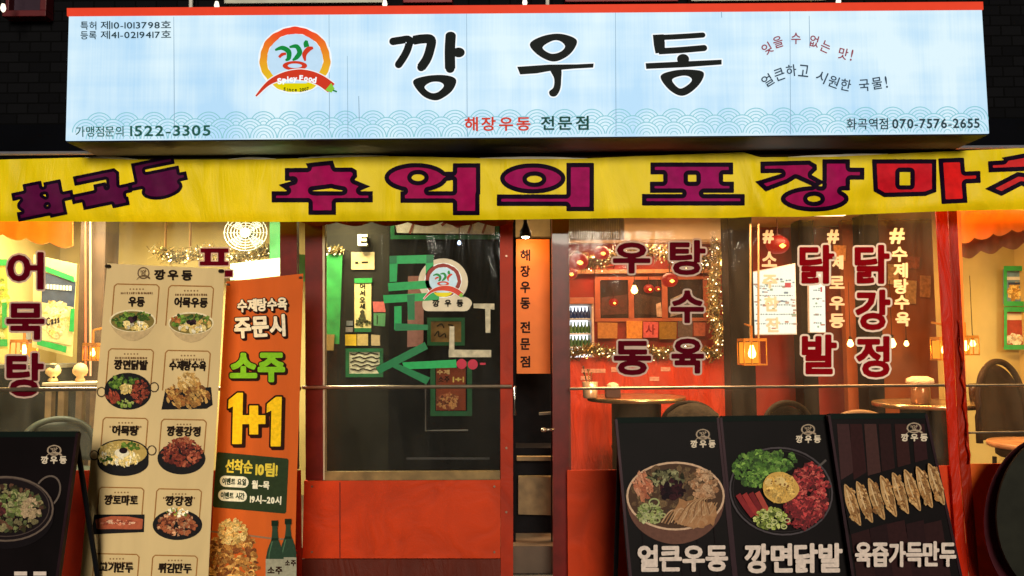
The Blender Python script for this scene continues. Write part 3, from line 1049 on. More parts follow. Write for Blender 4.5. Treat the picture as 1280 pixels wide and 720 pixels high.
# scalloped dark red hem over the door
def scallop(px0, px1, top, yT, yB, n, amp, Y, m, name, label, cat, parent=None, thick_=.004):
    S = vplane(Y)
    pts = [(px0, yT(px0))]
    k = n * 10
    low = []
    for i in range(k + 1):
        x = px0 + (px1 - px0) * i / k
        low.append((x, yB(x) + amp * abs(math.sin(math.pi * i / 10))))
    g = MB(S)
    up = [(x, yT(x)) for x, _ in low]
    L = len(up)
    def wob(x, y, q): 
        return S(x, y, q + .008 * math.sin(x * .22))
    V = [wob(*p, 0) for p in up + low]
    V2 = [wob(*p, -thick_) for p in up + low]
    F = [(i, i + 1, L + i + 1, L + i) for i in range(L - 1)]
    g.add(V, F, m); g.add(V2, [f[::-1] for f in F], m)
    return tag(g.build(name, smooth=True), label, cat)
scallop(376, 642, 0, lambda x: 262, lambda x: 277.5, 6, 5.0, -.06, vinyl('6a100a', .12, .45, .4), 'valance', 'dark red scalloped valance over the sliding door, below the yellow banner', 'valance')
# tape on the door glass
GT = mat('10a052', .38, noise=.12, scale=40); GT2 = mat('07703e', .38, noise=.1, scale=40)
c = MB(D0); c.k = 8
for q, mm in (([(487, 320), (542, 318.5), (542, 329), (487, 330)], GT), ([(487, 330), (497, 330), (496, 352), (487, 352.5)], GT), ([(532, 319), (542, 319), (542, 358), (532.5, 358)], GT), ([(485, 354), (542, 350), (542, 360), (486, 364)], GT),
              ([(479, 369), (549, 365.5), (549, 375), (480, 379)], GT), ([(509, 369), (518.5, 368), (518.5, 400), (510, 400)], GT2), ([(493, 383), (502, 382.5), (502, 412), (493, 412)], GT), ([(494, 404), (535, 406), (535, 412.5), (494, 413.5)], GT2),
              ([(487, 320), (496, 320), (496, 329), (487, 330)], GT2), ([(533, 319), (542, 318.6), (542, 328), (533, 329)], GT2),
              ([(503, 453), (570, 449.5), (571, 459.5), (506, 461.5)], GT), ([(470, 459), (531, 427.5), (535, 436), (474, 467.5)], GT2), ([(489, 458), (497, 454.5), (538, 472), (533, 480.5)], GT2)):
    c.poly(q, mm)
c.build('tape_arrow', dp, label='green tape strips spelling a word over an arrow on the door glass')
c = MB(D0); c.k = 8
WT = mat('b8ac90', .5, noise=.3, scale=30)
for q in ([(592, 379.5), (618, 379.5), (618, 387), (592, 385)], [(606.5, 386), (613, 386), (613, 416), (607, 416)], [(562, 408), (568, 408), (568, 439), (561.5, 439)], [(561, 437), (614, 437.5), (614, 446.5), (561, 446.5)]):
    c.poly(q, WT)
c.build('tape_strip', dp, label='cream tape strips in angular letter shapes on the door glass')
c = MB(D0); c.k = 10
RDOT = mat('b00c34', .4)
c.ell(577, 455, 6.3, 6.3, RDOT); c.ell(591, 455.5, 6.3, 6.3, RDOT); c.poly(R4(600, 453.5, 607, 456), RDOT)
c.build('sticker_dot', dp, label='two round crimson dots beside the arrow tail')
# round emblem sticker
c = MB(D0); c.k = 8
STK = mat('d6c8ae', .5, noise=.12)
c.sdf([ellp(554, 352, 31, 29), rrect(528, 372, 588, 389, 7), ellp(574, 379, 16, 9)], STK, 0, res=.8)
emblem(c, lambda x, y: (529 + x * .5, 329 + y * .47), .45, lambda h: mat(h if isinstance(h, str) else '8e2a20', .5), None)
for ch_, x in (('깡', 545), ('우', 560), ('동', 575)):
    c.ch(ch_, x, 379, 9 if ch_ == '깡' else 8.5, 9, mat('1c1612', .5), .8)
c.build('emblem_sticker', dp, label='round cream sticker with a red chilli ring on the door glass')

# ---- doorway: stays between the door and the right tent wall
m = MB(vplane(.06))
m.slab([(690, 262), (711, 262), (716, 800), (692, 800)], .08, DRED)
dj = thing('door_post', 'dark red post beside the narrow doorway, with a small metal latch', 'post', at(702, 735, .06))
m.build('post', dj, bevel=.01)
g = MB(); p = at(692, 537, .04); g.tube([p, p + Vector((-.05, -.01, 0))], .008, mat('a09080', .3, metal=.9)); g.lathe([(.012, -.01), (.016, 0), (.012, .01)], p + Vector((-.055, -.01, 0)), mat('c8b8a0', .3, metal=.9), 12); g.build('latch', dj, smooth=True)

# ---- right tent wall
t2 = thing('tent_wall', 'orange tent wall with a wide clear window lettered in dark red, over the food boards', 'tent wall', at(940, 735, 0))
m = MB(T0); m.slab([(709, 588), (1188, 582), (1210, 820), (711, 820)], .006, ORG); m.build('lower_panel', t2)
m = MB(T0); m.slab([(711, 262), (1171, 262), (1188, 582), (711, 588)], .002, CLR, back=-.001); p2 = m.build('window_pane', t2)
rail(t2, 712, 486, 1186, 481.5, -.013, .0075)
letters(p2, [('우', 766, 303, 813, 342), ('동', 767, 426, 814, 469)], MAR, MAR_O, 'maroon lettering with pale outline, first column', 3.5, 2.2)
letters(p2, [('탕', 837, 300, 882, 344), ('수', 838, 363, 880, 404), ('육', 839, 423, 880, 467)], MAR, MAR_O, 'maroon lettering with pale outline, second column', 3.4, 2.2)
letters(p2, [('닭', 999, 306, 1043, 355), ('발', 1002, 418, 1046, 468)], MAR2, MAR2_O, 'crimson lettering with pink outline, third column', 3.9, 2.4)
letters(p2, [('닭', 1068, 306, 1112, 355), ('강', 1069, 362, 1113, 413), ('정', 1070, 420, 1112, 472)], MAR2, MAR2_O, 'crimson lettering with pink outline, fourth column', 3.9, 2.4)
c = MB(T0); c.k = 10
CRM = mat('e8d4b0', .6, noise=.1, trans=.45); CRM2 = mat('dcc4a8', .6, noise=.1, trans=.45)
for col_, items in ((CRM2, (('#', 960, 296, 14, 17), ('소', 961.5, 324, 19, 19), ('주', 962, 352, 19, 17), ('한', 964, 380, 18, 19), ('잔', 966, 406, 18, 19))),
                    (CRM2, (('#', 1041, 296, 15, 18), ('제', 1047, 328, 14, 18), ('로', 1046, 353, 19, 16), ('우', 1046, 379, 19, 17), ('동', 1046, 401, 19, 18))),
                    (CRM, (('#', 1121, 295, 19, 20), ('수', 1124, 318, 20, 19), ('제', 1125.5, 338, 18, 19), ('탕', 1126, 358, 18, 19), ('수', 1127, 378, 19, 18), ('육', 1128, 399, 18, 18)))):
    for ch_, x, y, w, h in items:
        c = MB(T0); c.k = 10
        c.ch(ch_, x, y, w, h, col_, 1.5, res=.6)
        c.build('thin_letter', p2)

# ---- red corner strip and far right wall
ts = vplane(-.03)
m = MB(ts)
RV = vinyl('d42c0c', .3, .35, .7, .3)
cs = thing('corner_flap', 'bright red pleated vinyl flap where two tent walls meet', 'tent flap', at(1205, 735, -.03))
m.slab([(1170, 262), (1184, 262), (1199, 580), (1219, 820), (1204, 820), (1188, 580)], .012, RV); m.build('strip', cs, bevel=.004)
m = MB(vplane(-.022)); m.slab([(1185, 262), (1196, 262), (1204, 420), (1213, 580), (1232, 820), (1221, 820), (1200.6, 580)], .010, vinyl('b42808', .3, .35, .8, .4)); m.build('strip', cs, bevel=.004)
for k_ in range(1):
    g = MB(vplane(-.05))
    pts = [(1212 + 1.6 * math.sin(i * 1.9) + (i - 0) * .9 - 14, 400 + i * 12) for i in range(0, 16)]
    g.tube([at(x, y, -.034) for x, y in pts], [.004 + .003 * abs(math.sin(i * 1.3)) for i in range(16)], RV, 6); g.build('gathered_edge', cs, smooth=True)
t3 = thing('tent_wall', 'orange tent wall at the corner with a clear window showing an orange scalloped valance', 'tent wall', at(1270, 735, 0))
m = MB(T0); m.slab([(1199, 580), (1560, 576), (1600, 820), (1226, 820)], .006, vinyl('e4641a', .15, .5, .3, .3, .7)); m.build('lower_panel', t3)
m = MB(T0); m.slab([(1190, 262), (1520, 258), (1540, 576), (1206, 580)], .002, CLR, back=-.001); m.build('window_pane', t3)
rail(t3, 1205, 482, 1480, 480, -.013, .007)
rail(t3, 1209, 541, 1480, 537, -.013, .006)
OV = vinyl('ffb25c', .62, .5, .4, .12)
scallop(1197, 1420, 0, lambda x: 262, lambda x: 300 - (x - 1203) * .21, 10, 5, .07, OV, 'valance', 'bright orange scalloped valance inside the window beside the red corner flap', 'valance')
scallop(1199, 1420, 0, lambda x: 262, lambda x: 318 - (x - 1203) * .2, 8, 7, .22, vinyl('8a5a34', .4, .5, .4, .3), 'valance', 'brown scalloped sheet behind the bright orange valance in the corner window', 'valance')  # brown scalloped edge showing below the orange valance
g = MB(vplane(.05)); g.slab([(1194, 264), (1201, 264), (1208, 500), (1203, 500)], .004, OV); tag(g.build('curtain_strip'), 'thin orange vinyl strip hanging along the red corner flap', 'curtain')
scallop(-260, 92, 0, lambda x: 260, lambda x: 291 + (x + 10) * .16, 12, 4.5, .10, OV, 'valance', 'orange scalloped valance inside the window, above the poster with green tape', 'valance')

# ================================================================== SIGNS ON THE PAVEMENT
def pm(h): return mat(h, .6, noise=.14, scale=70, spec=.12)
def dashes(c, x0, x1, y, h, m, seed):
    R = random.Random(seed); x = x0
    while x < x1:
        w = R.uniform(1.0, 2.6)
        c.poly(R4(x, y - h / 2 + R.uniform(-.2, .2), min(x + w, x1), y + h / 2), m); x += w + R.uniform(.4, 1.6)

# ---- cream menu banner
MS = leanplane(195, 500, -.62, 4, 3)
mb = thing('menu_banner', 'tall cream menu banner with eight framed dishes, hung on a stand', 'banner stand', at(185, 770, -.55))
m = MB(MS); m.slab([(134, 329), (150, 330), (210, 333), (281, 336), (274, 470), (266, 600), (254, 860), (85, 860), (101, 715), (118, 520)], .002, vinyl('dcc08c', .08, .7, .12, .10)); ms = m.build('sheet', mb)
g = MB()
BK = mat('16161a', .4)
for s_ in ((150, 345, 236, 640), (268, 348, 170, 640)):
    a, d = MS(s_[0], s_[1], -.03), MS(s_[2], s_[3], -.05); g.tube([a, d], .007, BK, 8)
a = MS(195, 600, -.06); g.tube([a, Vector((a.x, a.y + .25, 0.02))], .009, BK, 8); g.tube([a, Vector((a.x - .25, a.y - .05, 0.02))], .008, BK, 8); g.tube([a, Vector((a.x + .25, a.y - .05, 0.02))], .008, BK, 8)
g.build('stand', mb)
for (x, y) in ((135.5, 333), (277, 339)):
    g = MB(); p = MS(x, y, .004); g.lathe([(.012, -.006), (.015, 0), (.009, .008)], p, mat('2a2018', .5), 12); g.build('corner_hook', mb)
c = MB(MS, .00025); c.k = 4
BRN, FRM = pm('22160e'), pm('9a6a34')
emblem(c, lambda x, y: (171 + x * .17, 333.5 + y * .17), .17, pm, '6a5236')
for ch_, x, w in (('깡', 200, 14), ('우', 216.5, 13.5), ('동', 234, 13.5)):
    c.ch(ch_, x, 344 + (x - 217) * .03, w, 13, BRN, 1.3)
MEAT, MEAT2, CRISP, CRISP2 = pm('6a2418'), pm('8e3a26'), pm('b07a3a'), pm('d0a058')
GRN1, GRN2, GRN3 = pm('4a6a1e'), pm('6e8a30'), pm('2e4a18')
NOOD, NOOD2, DRK, WHT = pm('d8b86a'), pm('ecd28c'), pm('22141a'), pm('e8dcc0')
PANK = pm('1c1a1c')
def card(x0, y0, x1, y1, sl, seed):
    c.k = 4
    k = (x1 - x0)
    dx = -(y1 - y0) * .075
    o = [(x0, y0 + 3), (x0 + 3, y0), (x1 - 3, y0 + 1), (x1, y0 + 4), (x1 + dx, y1), (x0 + dx, y1)]
    l = c.lift()
    for a, b_ in zip(o, o[1:] + o[:1]):
        if (a[1] + b_[1]) / 2 > y1 - 1: continue
        q = thick([a, b_], 1.5); c.poly(q, FRM, l)
    cx = (x0 + x1) / 2
    for i in range(5): c.poly(ellp(cx - 8 + i * 4, y0 + 6.5, 1.1, 1.1, 8), pm('8a6a44'), l)
    dashes(c, x0 + 8, x1 - 8, y0 + 11.5, 2.4, pm('7a5a38'), seed)
def bowl(cx, cy, rx, ry, dep, seed, kind):
    c.k = 8
    c.poly([(cx - rx, cy)] + [(cx + rx * math.cos(t) * (1 - .18 * math.sin(t)), cy + (ry + dep) * math.sin(t)) for t in [math.pi - math.pi * i / 20 for i in range(21)]] + [(cx + rx, cy)], pm('c0a478'))
    c.ell(cx, cy, rx, ry, pm('e6d4ac')); c.ell(cx, cy + .6, rx - 1.8, ry - 1.4, pm('7a6a34'))
    c.blobs(cx - rx * .35, cy - ry * .1, rx * .5, ry * .6, 22, 2, 4.4, [GRN1, GRN2, GRN3], seed)
    c.blobs(cx + rx * .35, cy - ry * .35, rx * .45, ry * .4, 16, 2, 4, [GRN1, GRN2, GRN3], seed + 1)
    if kind: c.blobs(cx + rx * .4, cy + ry * .1, rx * .45, ry * .5, 14, 2.4, 4.4, [NOOD, CRISP2, WHT], seed + 5)
    c.blobs(cx + rx * .08, cy + ry * .42, rx * .55, ry * .36, 14, 3, 5.4, [NOOD, NOOD2, WHT], seed + 2)
    if kind: c.blobs(cx - rx * .65, cy - ry * .3, rx * .22, ry * .3, 8, 1.6, 3, [pm('b0602e'), pm('c88040')], seed + 7)
    c.blobs(cx + rx * .02, cy - ry * .15, rx * .2, ry * .22, 9, 2.2, 4, [DRK, pm('3a1c28')], seed + 3)
def pan(cx, cy, rx, ry, dep, ears=True):
    c.k = 8
    if ears:
        for s_ in (-1, 1): c.ring(cx + s_ * (rx + 4), cy + (3 if s_ < 0 else -3), 6, 6.5, 1.5, pm('4a3a28'), n=20)
    if dep: c.poly([(cx - rx, cy)] + [(cx + rx * math.cos(t), cy + dep + ry * math.sin(t)) for t in [math.pi - math.pi * i / 20 for i in range(21)]] + [(cx + rx, cy)], PANK)
    c.ell(cx, cy, rx, ry, PANK)
ROWS = [(351, 377, 403, 171, 239), (432, 456, 489, 164, 235), (518, 538, 572, 157, 230), (605, 625, 655, 152, 224), (688, 709, 742, 146, 219)]
NAMES = [('우동', '어묵우동'), ('깡면닭발', '수제탕수육'), ('어묵탕', '깡풍강정'), ('깡토마토', '깡강정'), ('고기만두', '튀김만두')]
for r, ((y0, yt, yf, xl, xr), (nl, nr)) in enumerate(zip(ROWS, NAMES)):
    for s_, (x, nm) in enumerate(((xl, nl), (xr, nr))):
        y0_ = y0 + s_ * 2
        card(x - 28, y0_ + 4, x + 28, y0_ + (54 if r < 4 else 90), 0, 40 + r * 2 + s_)
        wd = {2: 20, 3: 33, 4: 42, 5: 46}[len(nm)]
        c.text(nm, x - wd / 2, x + wd / 2, yt + s_, 12.5, BRN, 1.15, slope=.02, skew=.06, gap=.05)
bowl(166, 401, 29, 14, 11, 1, 0); bowl(239, 404, 28.5, 14, 10, 11, 1)
pan(160, 487, 29, 21, 4); c.blobs(155, 478, 17, 9, 26, 2.4, 4.6, [GRN1, GRN2, GRN3], 21); c.blobs(175, 490, 11, 15, 40, 1.8, 3.6, [MEAT, MEAT2, pm('a04a30')], 22)
c.blobs(142, 496, 8, 6, 9, 2.2, 3.6, [pm('a84a30'), pm('8a3020')], 23, 2.0, 70); c.blobs(158, 504, 10, 5, 12, 1.8, 3.2, [GRN2, pm('a8b060')], 24); c.blobs(158, 487, 7, 6, 22, 2, 3.6, [NOOD2, NOOD], 25)
c.k = 8; c.poly([(207, 486), (264, 484), (266, 506), (258, 511), (202, 512)], PANK)
c.blobs(235, 494, 27, 15, 60, 2.4, 4.6, [CRISP, CRISP2, pm('8a5424'), pm('c09048')], 31, 1.6, 60); c.blobs(236, 475, 12, 9, 26, 2, 3.6, [CRISP2, pm('e0bc7c')], 32, 1.5, 60)
pan(154, 566, 32, 17, 12); c.ell(154, 566, 30, 15.4, pm('b89a54')); c.blobs(150, 573, 25, 8, 44, 2.2, 3.8, [NOOD2, NOOD, WHT], 41, 2.2, 80); c.blobs(140, 561, 14, 7, 20, 2.2, 3.6, [NOOD2, NOOD], 42); c.blobs(163, 558, 12, 5, 18, 2, 3.4, [GRN1, GRN2], 43)
c.blobs(134, 574, 7, 4, 10, 1.8, 3, [GRN1, GRN3], 44); c.ell(153, 566, 9, 5.5, WHT); c.ell(155, 563, 5.2, 3.8, DRK)
c.k = 8; c.ell(227, 573, 30, 20, PANK); c.blobs(228, 566, 25, 17, 95, 1.9, 3.8, [MEAT, MEAT2, pm('a05238'), pm('541a14')], 51, 1.3); c.blobs(229, 551, 9, 5, 16, 1.8, 3.2, [MEAT2, pm('a05a3c')], 52)
c.k = 8; c.poly([(118, 643), (181, 643), (180, 665), (114, 668)], PANK); c.sdf([thick([(122, 655), (140, 653), (160, 653.5), (177, 655)], [10, 13, 13, 10])], pm('b0583c'), 1.5); c.blobs(149, 653, 24, 3, 24, 1.2, 2.6, [pm('c8785a'), pm('e0b090'), pm('984430')], 61, 1.6, 0)
c.k = 8; c.ell(222, 656, 31, 19, PANK); c.blobs(222, 655, 25, 14, 60, 2.6, 4.8, [pm('8e4a2c'), pm('a8603c'), pm('743420'), pm('c08a64')], 71); c.blobs(223, 640, 14, 5, 18, 2, 3.6, [CRISP2, GRN2, WHT], 72)
c.build('menu_print', ms)

# ---- orange promotion banner
OS = leanplane(320, 500, -.42, 3, -2)
ob = thing('promotion_banner', 'tall orange promotion banner with green and yellow lettering, beside the cream menu', 'banner stand', at(318, 770, -.36))
m = MB(OS); m.slab([(283, 352), (330, 347), (379, 342), (375, 480), (371, 600), (365, 860), (256, 860), (262, 715), (272, 540)], .002, vinyl('ce5c1a', .06, .7, .14, .12)); os_ = m.build('sheet', ob)
g = MB()
for s_ in ((290, 360, 350, 640), (372, 352, 285, 640)):
    g.tube([OS(s_[0], s_[1], -.03), OS(s_[2], s_[3], -.05)], .007, BK, 8)
a = OS(318, 600, -.06); g.tube([a, Vector((a.x, a.y + .25, 0.02))], .009, BK, 8); g.tube([a, Vector((a.x - .2, a.y - .05, 0.02))], .008, BK, 8); g.tube([a, Vector((a.x + .2, a.y - .05, 0.02))], .008, BK, 8)
g.build('stand', ob)
for (x, y) in ((285.5, 356), (376, 347)):
    g = MB(); p = OS(x, y, .003); g.lathe([(.008, -.004), (.010, 0), (.006, .006)], p, mat('8a8078', .3, metal=.8), 12); g.build('corner_hook', ob)
c = MB(OS, .00025); c.k = 4
IK, CW = pm('2a120a'), pm('ead9bc')
def hd(t, x0, x1, y, h, m, bold, ol, sl=-.05, om=None):
    c.k = 8
    for dx, dy in ((2.0, 2.0), (1, 1)):
        c.text(t, x0 + dx, x1 + dx, y + dy, h, om or IK, bold, slope=sl, outline=ol, om=om or IK, gap=.04)
    c.text(t, x0, x1, y, h, m, bold, slope=sl, outline=ol, om=om or IK, gap=.04)
hd('수제탕수육', 297, 359, 381, 16, CW, 1.3, 1.0)
hd('주문시', 293, 357, 408, 27, CW, 2.3, 1.2)
hd('소주', 288, 356, 458, 38, pm('7ab81e'), 4.0, 1.6, .0)
ONE = [[(286, 500), (297, 491), (304, 491), (302.5, 555), (290.5, 555), (291.5, 508), (285.5, 511)], R4(303, 519, 332, 530), R4(312, 507, 323, 543), [(334, 505), (345, 496), (352.5, 496), (351, 558), (338.5, 558), (339.5, 513), (333.5, 516)]]
c.k = 8
c.sdf([[(x + 2.5, y + 2.5) for x, y in p_] for p_ in ONE], IK, 2.2, res=.7); c.sdf(ONE, IK, 2.2, res=.7); c.sdf(ONE, pm('f0c010'), 0, res=.7)
DG = pm('26341c')
c.k = 8; c.poly([(273, 565), (359, 573), (361, 575), (358, 640), (356, 642), (268, 634), (266, 632), (271, 567)], DG)
c.text('선착순', 282, 316, 583, 17, pm('d8c040'), 1.1, slope=.05, gap=.03); c.text('10팀!', 320, 347, 587, 17, pm('d8c040'), 1.3, slope=.05, gap=.05)
for (cx, cy, t, rt, x0, x1) in ((293, 602, '이벤트 요일', '월~목', 315, 337), (291, 619.5, '이벤트 시간', '19시~20시', 313, 352)):
    c.sdf([[(cx + (x - cx), y + .05 * (x - cx)) for x, y in rrect(cx - 18, cy - 7, cx + 18, cy + 7, 6.8)]], pm('e6e0c8'), 0, res=.6)
    c.text(t, cx - 15, cx + 15, cy, 8.5, DG, .7, slope=.05, gap=.03)
    c.text(rt, x0, x1, cy + (4 if rt[0] == '월' else 5), 10.5, pm('e6e0c8'), .8, slope=.05, gap=.06)
c.k = 8; c.line([(262, 664), (300, 668), (340, 673), (367, 675)], 2.2, pm('8a6a50'))
c.blobs(291, 706, 33, 44, 260, 2.6, 5.4, [CRISP, CRISP2, pm('8a5424'), pm('6e3c1c'), pm('b88848'), pm('a06a30')], 81, 1.3); c.blobs(291, 664, 18, 15, 80, 2, 4, [CRISP2, pm('e0c07c'), pm('c8a45c')], 82, 1.3)
for (bx, by, s_) in ((361, 648, .92), (344.5, 650, 1.0)):
    prof = [(3.2, 0), (3.6, 6), (3.2, 12), (4.4, 24), (9, 36), (11, 46), (11.5, 110)]
    c.poly([(bx - r * s_, by + y * s_) for r, y in prof] + [(bx + r * s_, by + y * s_) for r, y in prof[::-1]], pm('263c2c'))
    c.poly(R4(bx - 4.2, by, bx + 4.2, by + 7), pm('16261a')); c.poly(R4(bx - 4, by + 22, bx + 4.4, by + 25), pm('182a1c'))
    c.line([(bx - 3, by + 26), (bx - 7, by + 42), (bx - 7.5, by + 60)], 1.2, pm('4a6a50'))
    c.poly(R4(bx - 11.3 * s_, by + 48, bx + 11.3 * s_, by + 90), pm('96927e'))
    if s_ == 1.0: c.text('소주', bx - 9, bx + 9.5, by + 62, 10, IK, .9)
    else: c.text('소주', bx - 4, bx + 10, by + 55, 8, IK, .7)
c.build('promotion_print', os_)

# ---- dark A-boards
_pm = pm
def pm(h):
    return _pm(tuple(round(v * .74, 4) for v in lin(h))) if h not in ('c9b8b0', 'c8b8a4') else _pm(h)
EDGE = mat('0a1512', .6, spec=.05)
def board(label, quad, Y, lean, yaw, cy):
    S = leanplane((quad[0][0] + quad[1][0]) / 2, (quad[0][1] + quad[1][1]) / 2, Y, lean, yaw)
    mid = [(q[0]) for q in quad]
    base = S((quad[2][0] + quad[3][0]) / 2, 800)
    t = thing('food_board', label, 'signboard', base, 'dark food boards standing on the pavement')
    def ext(a, b_, y): return (a[0] + (b_[0] - a[0]) * (y - a[1]) / (b_[1] - a[1]), y)
    bl, br = ext(quad[0], quad[3], 830), ext(quad[1], quad[2], 830)
    m = MB(S); m.slab([quad[0], quad[1], br, bl], .018, mat('0a0507', .5, noise=.35, scale=6, spec=.05), EDGE); p = m.build('panel', t, bevel=.003)
    g = MB(S)
    for a_, b_ in ((quad[0], quad[1]),):
        g.slab([(a_[0] - .5, a_[1] - 2), (b_[0] + .5, b_[1] - 2), (b_[0] + 1, b_[1] + 5), (a_[0] + 1, a_[1] + 5)], .022, EDGE, back=.003)
    g.build('top_edge', t, bevel=.002)
    for a_, b_, s_ in ((quad[0], bl, 1), (quad[1], br, -1)):
        g = MB(S); g.slab([(a_[0] - 1.6, a_[1]), (a_[0] + 1.6, a_[1]), (b_[0] + 1.8, b_[1]), (b_[0] - 1.8, b_[1])], .024, mat('24141a', .4, metal=.2, noise=.2), back=.004); g.build('side_edge', t, bevel=.002)
    for q, e in ((quad[0], 6), (quad[1], -6)):
        g = MB(); a = S(q[0] + e, q[1] + 4, -.025); f = Vector((a.x, a.y + .30, .02)); g.tube([a, f], .011, BK, 8); g.build('rear_leg', t)
    return t, S, p
# udon
t, S, p = board('dark food board showing a bowl of noodle soup, first of the three in a row', [(770, 524), (897, 522), (917, 720), (788, 720)], -.72, 9, 0, 0)
c = MB(S, .00025); c.k = 4
def logo(cx, cy, w):
    emblem(c, lambda x, y: (cx - w * .3 + x * w * .006, cy - 19 + y * .15), .15, pm, 'b09a84')
    for i, ch_ in enumerate('깡우동'): c.ch(ch_, cx - w * .34 + i * w * .34, cy, w * .27, 9.5, pm('c8b8a4'), .8)
logo(878.5, 555, 33)
for x_ in (778, 800, 822, 846, 868, 890): c.poly([(x_, 640), (x_ + 1, 640), (x_ + 8, 720), (x_ + 6.6, 720)], pm('160c10'))
cx, cy = 844, 620
c.poly([(cx - 61, cy)] + [(cx + 61 * math.cos(u) * (1 - .13 * math.sin(u) ** 2), cy + 60 * math.sin(u) ** .8) for u in [math.pi - math.pi * i / 30 for i in range(31)]] + [(cx + 61, cy)], pm('6a4438'))
c.ell(cx, cy, 61.5, 43, pm('dab496')); c.ell(cx, cy, 59, 40.5, pm('4a3020')); 
c.blobs(cx - 6, cy - 2, 50, 34, 70, 4, 8, [pm('5a4028'), pm('6e5436'), pm('463020')], 101)
c.blobs(cx - 40, cy - 12, 11, 14, 26, 2.5, 5, [pm('b87050'), pm('a85c40'), pm('d09070')], 102, 2.2, 60)
c.blobs(cx - 12, cy - 22, 22, 10, 36, 2, 4.6, [pm('77744e'), pm('5a5838'), pm('98946a'), pm('2e2c20')], 103, 2)
c.blobs(cx - 4, cy - 8, 15, 12, 20, 4, 8, [pm('2c141c'), pm('381820'), pm('20101a')], 104)
c.blobs(cx - 32, cy + 22, 16, 12, 46, 2, 4.4, [pm('8e9858'), pm('b8b888'), pm('5e6a34'), pm('a4a46c')], 105)
for (x_, y_, r_) in ((-27, 8, 7), (-36, 25, 5), (-24, 30, 5), (-38, 12, 4), (-16, 24, 4)): c.ring(cx + x_, cy + y_, r_, r_ * .8, 1.8, pm('a8ac74'), n=18)
c.blobs(cx + 34, cy - 14, 18, 18, 36, 3.5, 7, [pm('b88a66'), pm('9a6c4a'), pm('c8a07c')], 106)
c.ell(cx + 24, cy + 22, 27, 17, pm('a8764e')); c.blobs(cx + 24, cy + 22, 24, 15, 26, 5, 9, [pm('a8764e'), pm('b08058'), pm('b88a62')], 107, fine=False)
for i in range(12): c.line(spline([(cx - 18 + i * 4, cy + 33 + (i % 3)), (cx - 6 + i * 4, cy + 18 - (i % 4)), (cx + 8 + i * 3, cy + 20 + (i % 2) * 4), (cx + 16 + i * 3.2, cy + 8)], False, 5), 1.5, pm(('c8a07a', 'a87a54', 'b88e68')[i % 3]))
for i in range(9): c.line(spline([(cx + 2 + i * 5, cy + 30 - i), (cx + 14 + i * 3, cy + 12 - i), (cx + 30 + i * 2, cy + 2)], False, 5), 1.2, pm('c49a70' if i % 2 else '8a6040'))
c.text('얼큰우동', 796, 908, 697, 33, pm('c9b8b0'), 2.6, slope=-.01, gap=.04)
c.build('board_print', p)
# chicken feet pan
t, S, p = board('dark food board showing a red spicy dish with green leaves in a black pan', [(901, 522), (1038, 520), (1064, 720), (920, 720)], -.70, 9, 0, 0)
c = MB(S, .00025); c.k = 4
logo(1010, 549, 33)
c.ell(976, 614, 66, 56, pm('120c0e'), rot=10); c.ring(976, 614, 65, 55, 2, pm('4a4248'), rot=10); c.ring(976, 614, 61, 51, 1, pm('2c2428'), rot=10)
c.line([(1022, 584), (1032, 575)], 2.6, pm('5a5250'))
c.blobs(948, 586, 32, 22, 150, 2.4, 5.6, [pm('3e6420'), pm('5a8430'), pm('2c4a18'), pm('7aa044'), pm('4c7426')], 111); c.blobs(975, 576, 20, 12, 60, 2.4, 5, [pm('3e6420'), pm('5a8430'), pm('2c4a18'), pm('6e9440')], 112)
c.blobs(1010, 618, 24, 38, 210, 2, 4.6, [pm('7a1420'), pm('9a2028'), pm('5c0e18'), pm('b83a3c'), pm('c85850')], 113, 1.5)
c.blobs(1000, 640, 22, 20, 90, 2, 4.2, [pm('7a1420'), pm('8a1a24'), pm('5c0e18'), pm('b83a3c')], 117, 1.5)
for i in range(4): c.line(spline([(921 + i * 8, 618 - i), (930 + i * 8, 632), (940 + i * 7, 645)], False, 5), 6.6, pm(('8a2026', 'a02c2c', '78161e', 'b04438')[i]))
c.blobs(962, 648, 20, 13, 70, 2, 4.2, [pm('7a8a34'), pm('a0ac54'), pm('5a6a20'), pm('c0c478')], 114)
for (x_, y_) in ((955, 645), (966, 652), (978, 658), (972, 642), (982, 650), (960, 657)): c.ring(x_, y_, 4, 3.2, 1.4, pm('c4c888'), n=14)
c.sdf([spline([(952, 605), (960, 593), (976, 590), (990, 598), (997, 612), (988, 624), (970, 629), (955, 620)])], pm('dcae58'), 0); c.blobs(974, 610, 18, 15, 70, 3, 7, [pm('dcae58'), pm('e2b864'), pm('d2a24c')], 115); c.blobs(968, 603, 10, 7, 8, 3, 6, [pm('ecca82'), pm('e6c074')], 119, fine=False)
c.blobs(971, 607, 15, 10, 5, 1.2, 2.4, [pm('7a5020')], 116)
c.text('깡면닭발', 929, 1050, 697, 36, pm('c9b8b0'), 2.8, slope=-.008, gap=.04)
c.build('board_print', p)
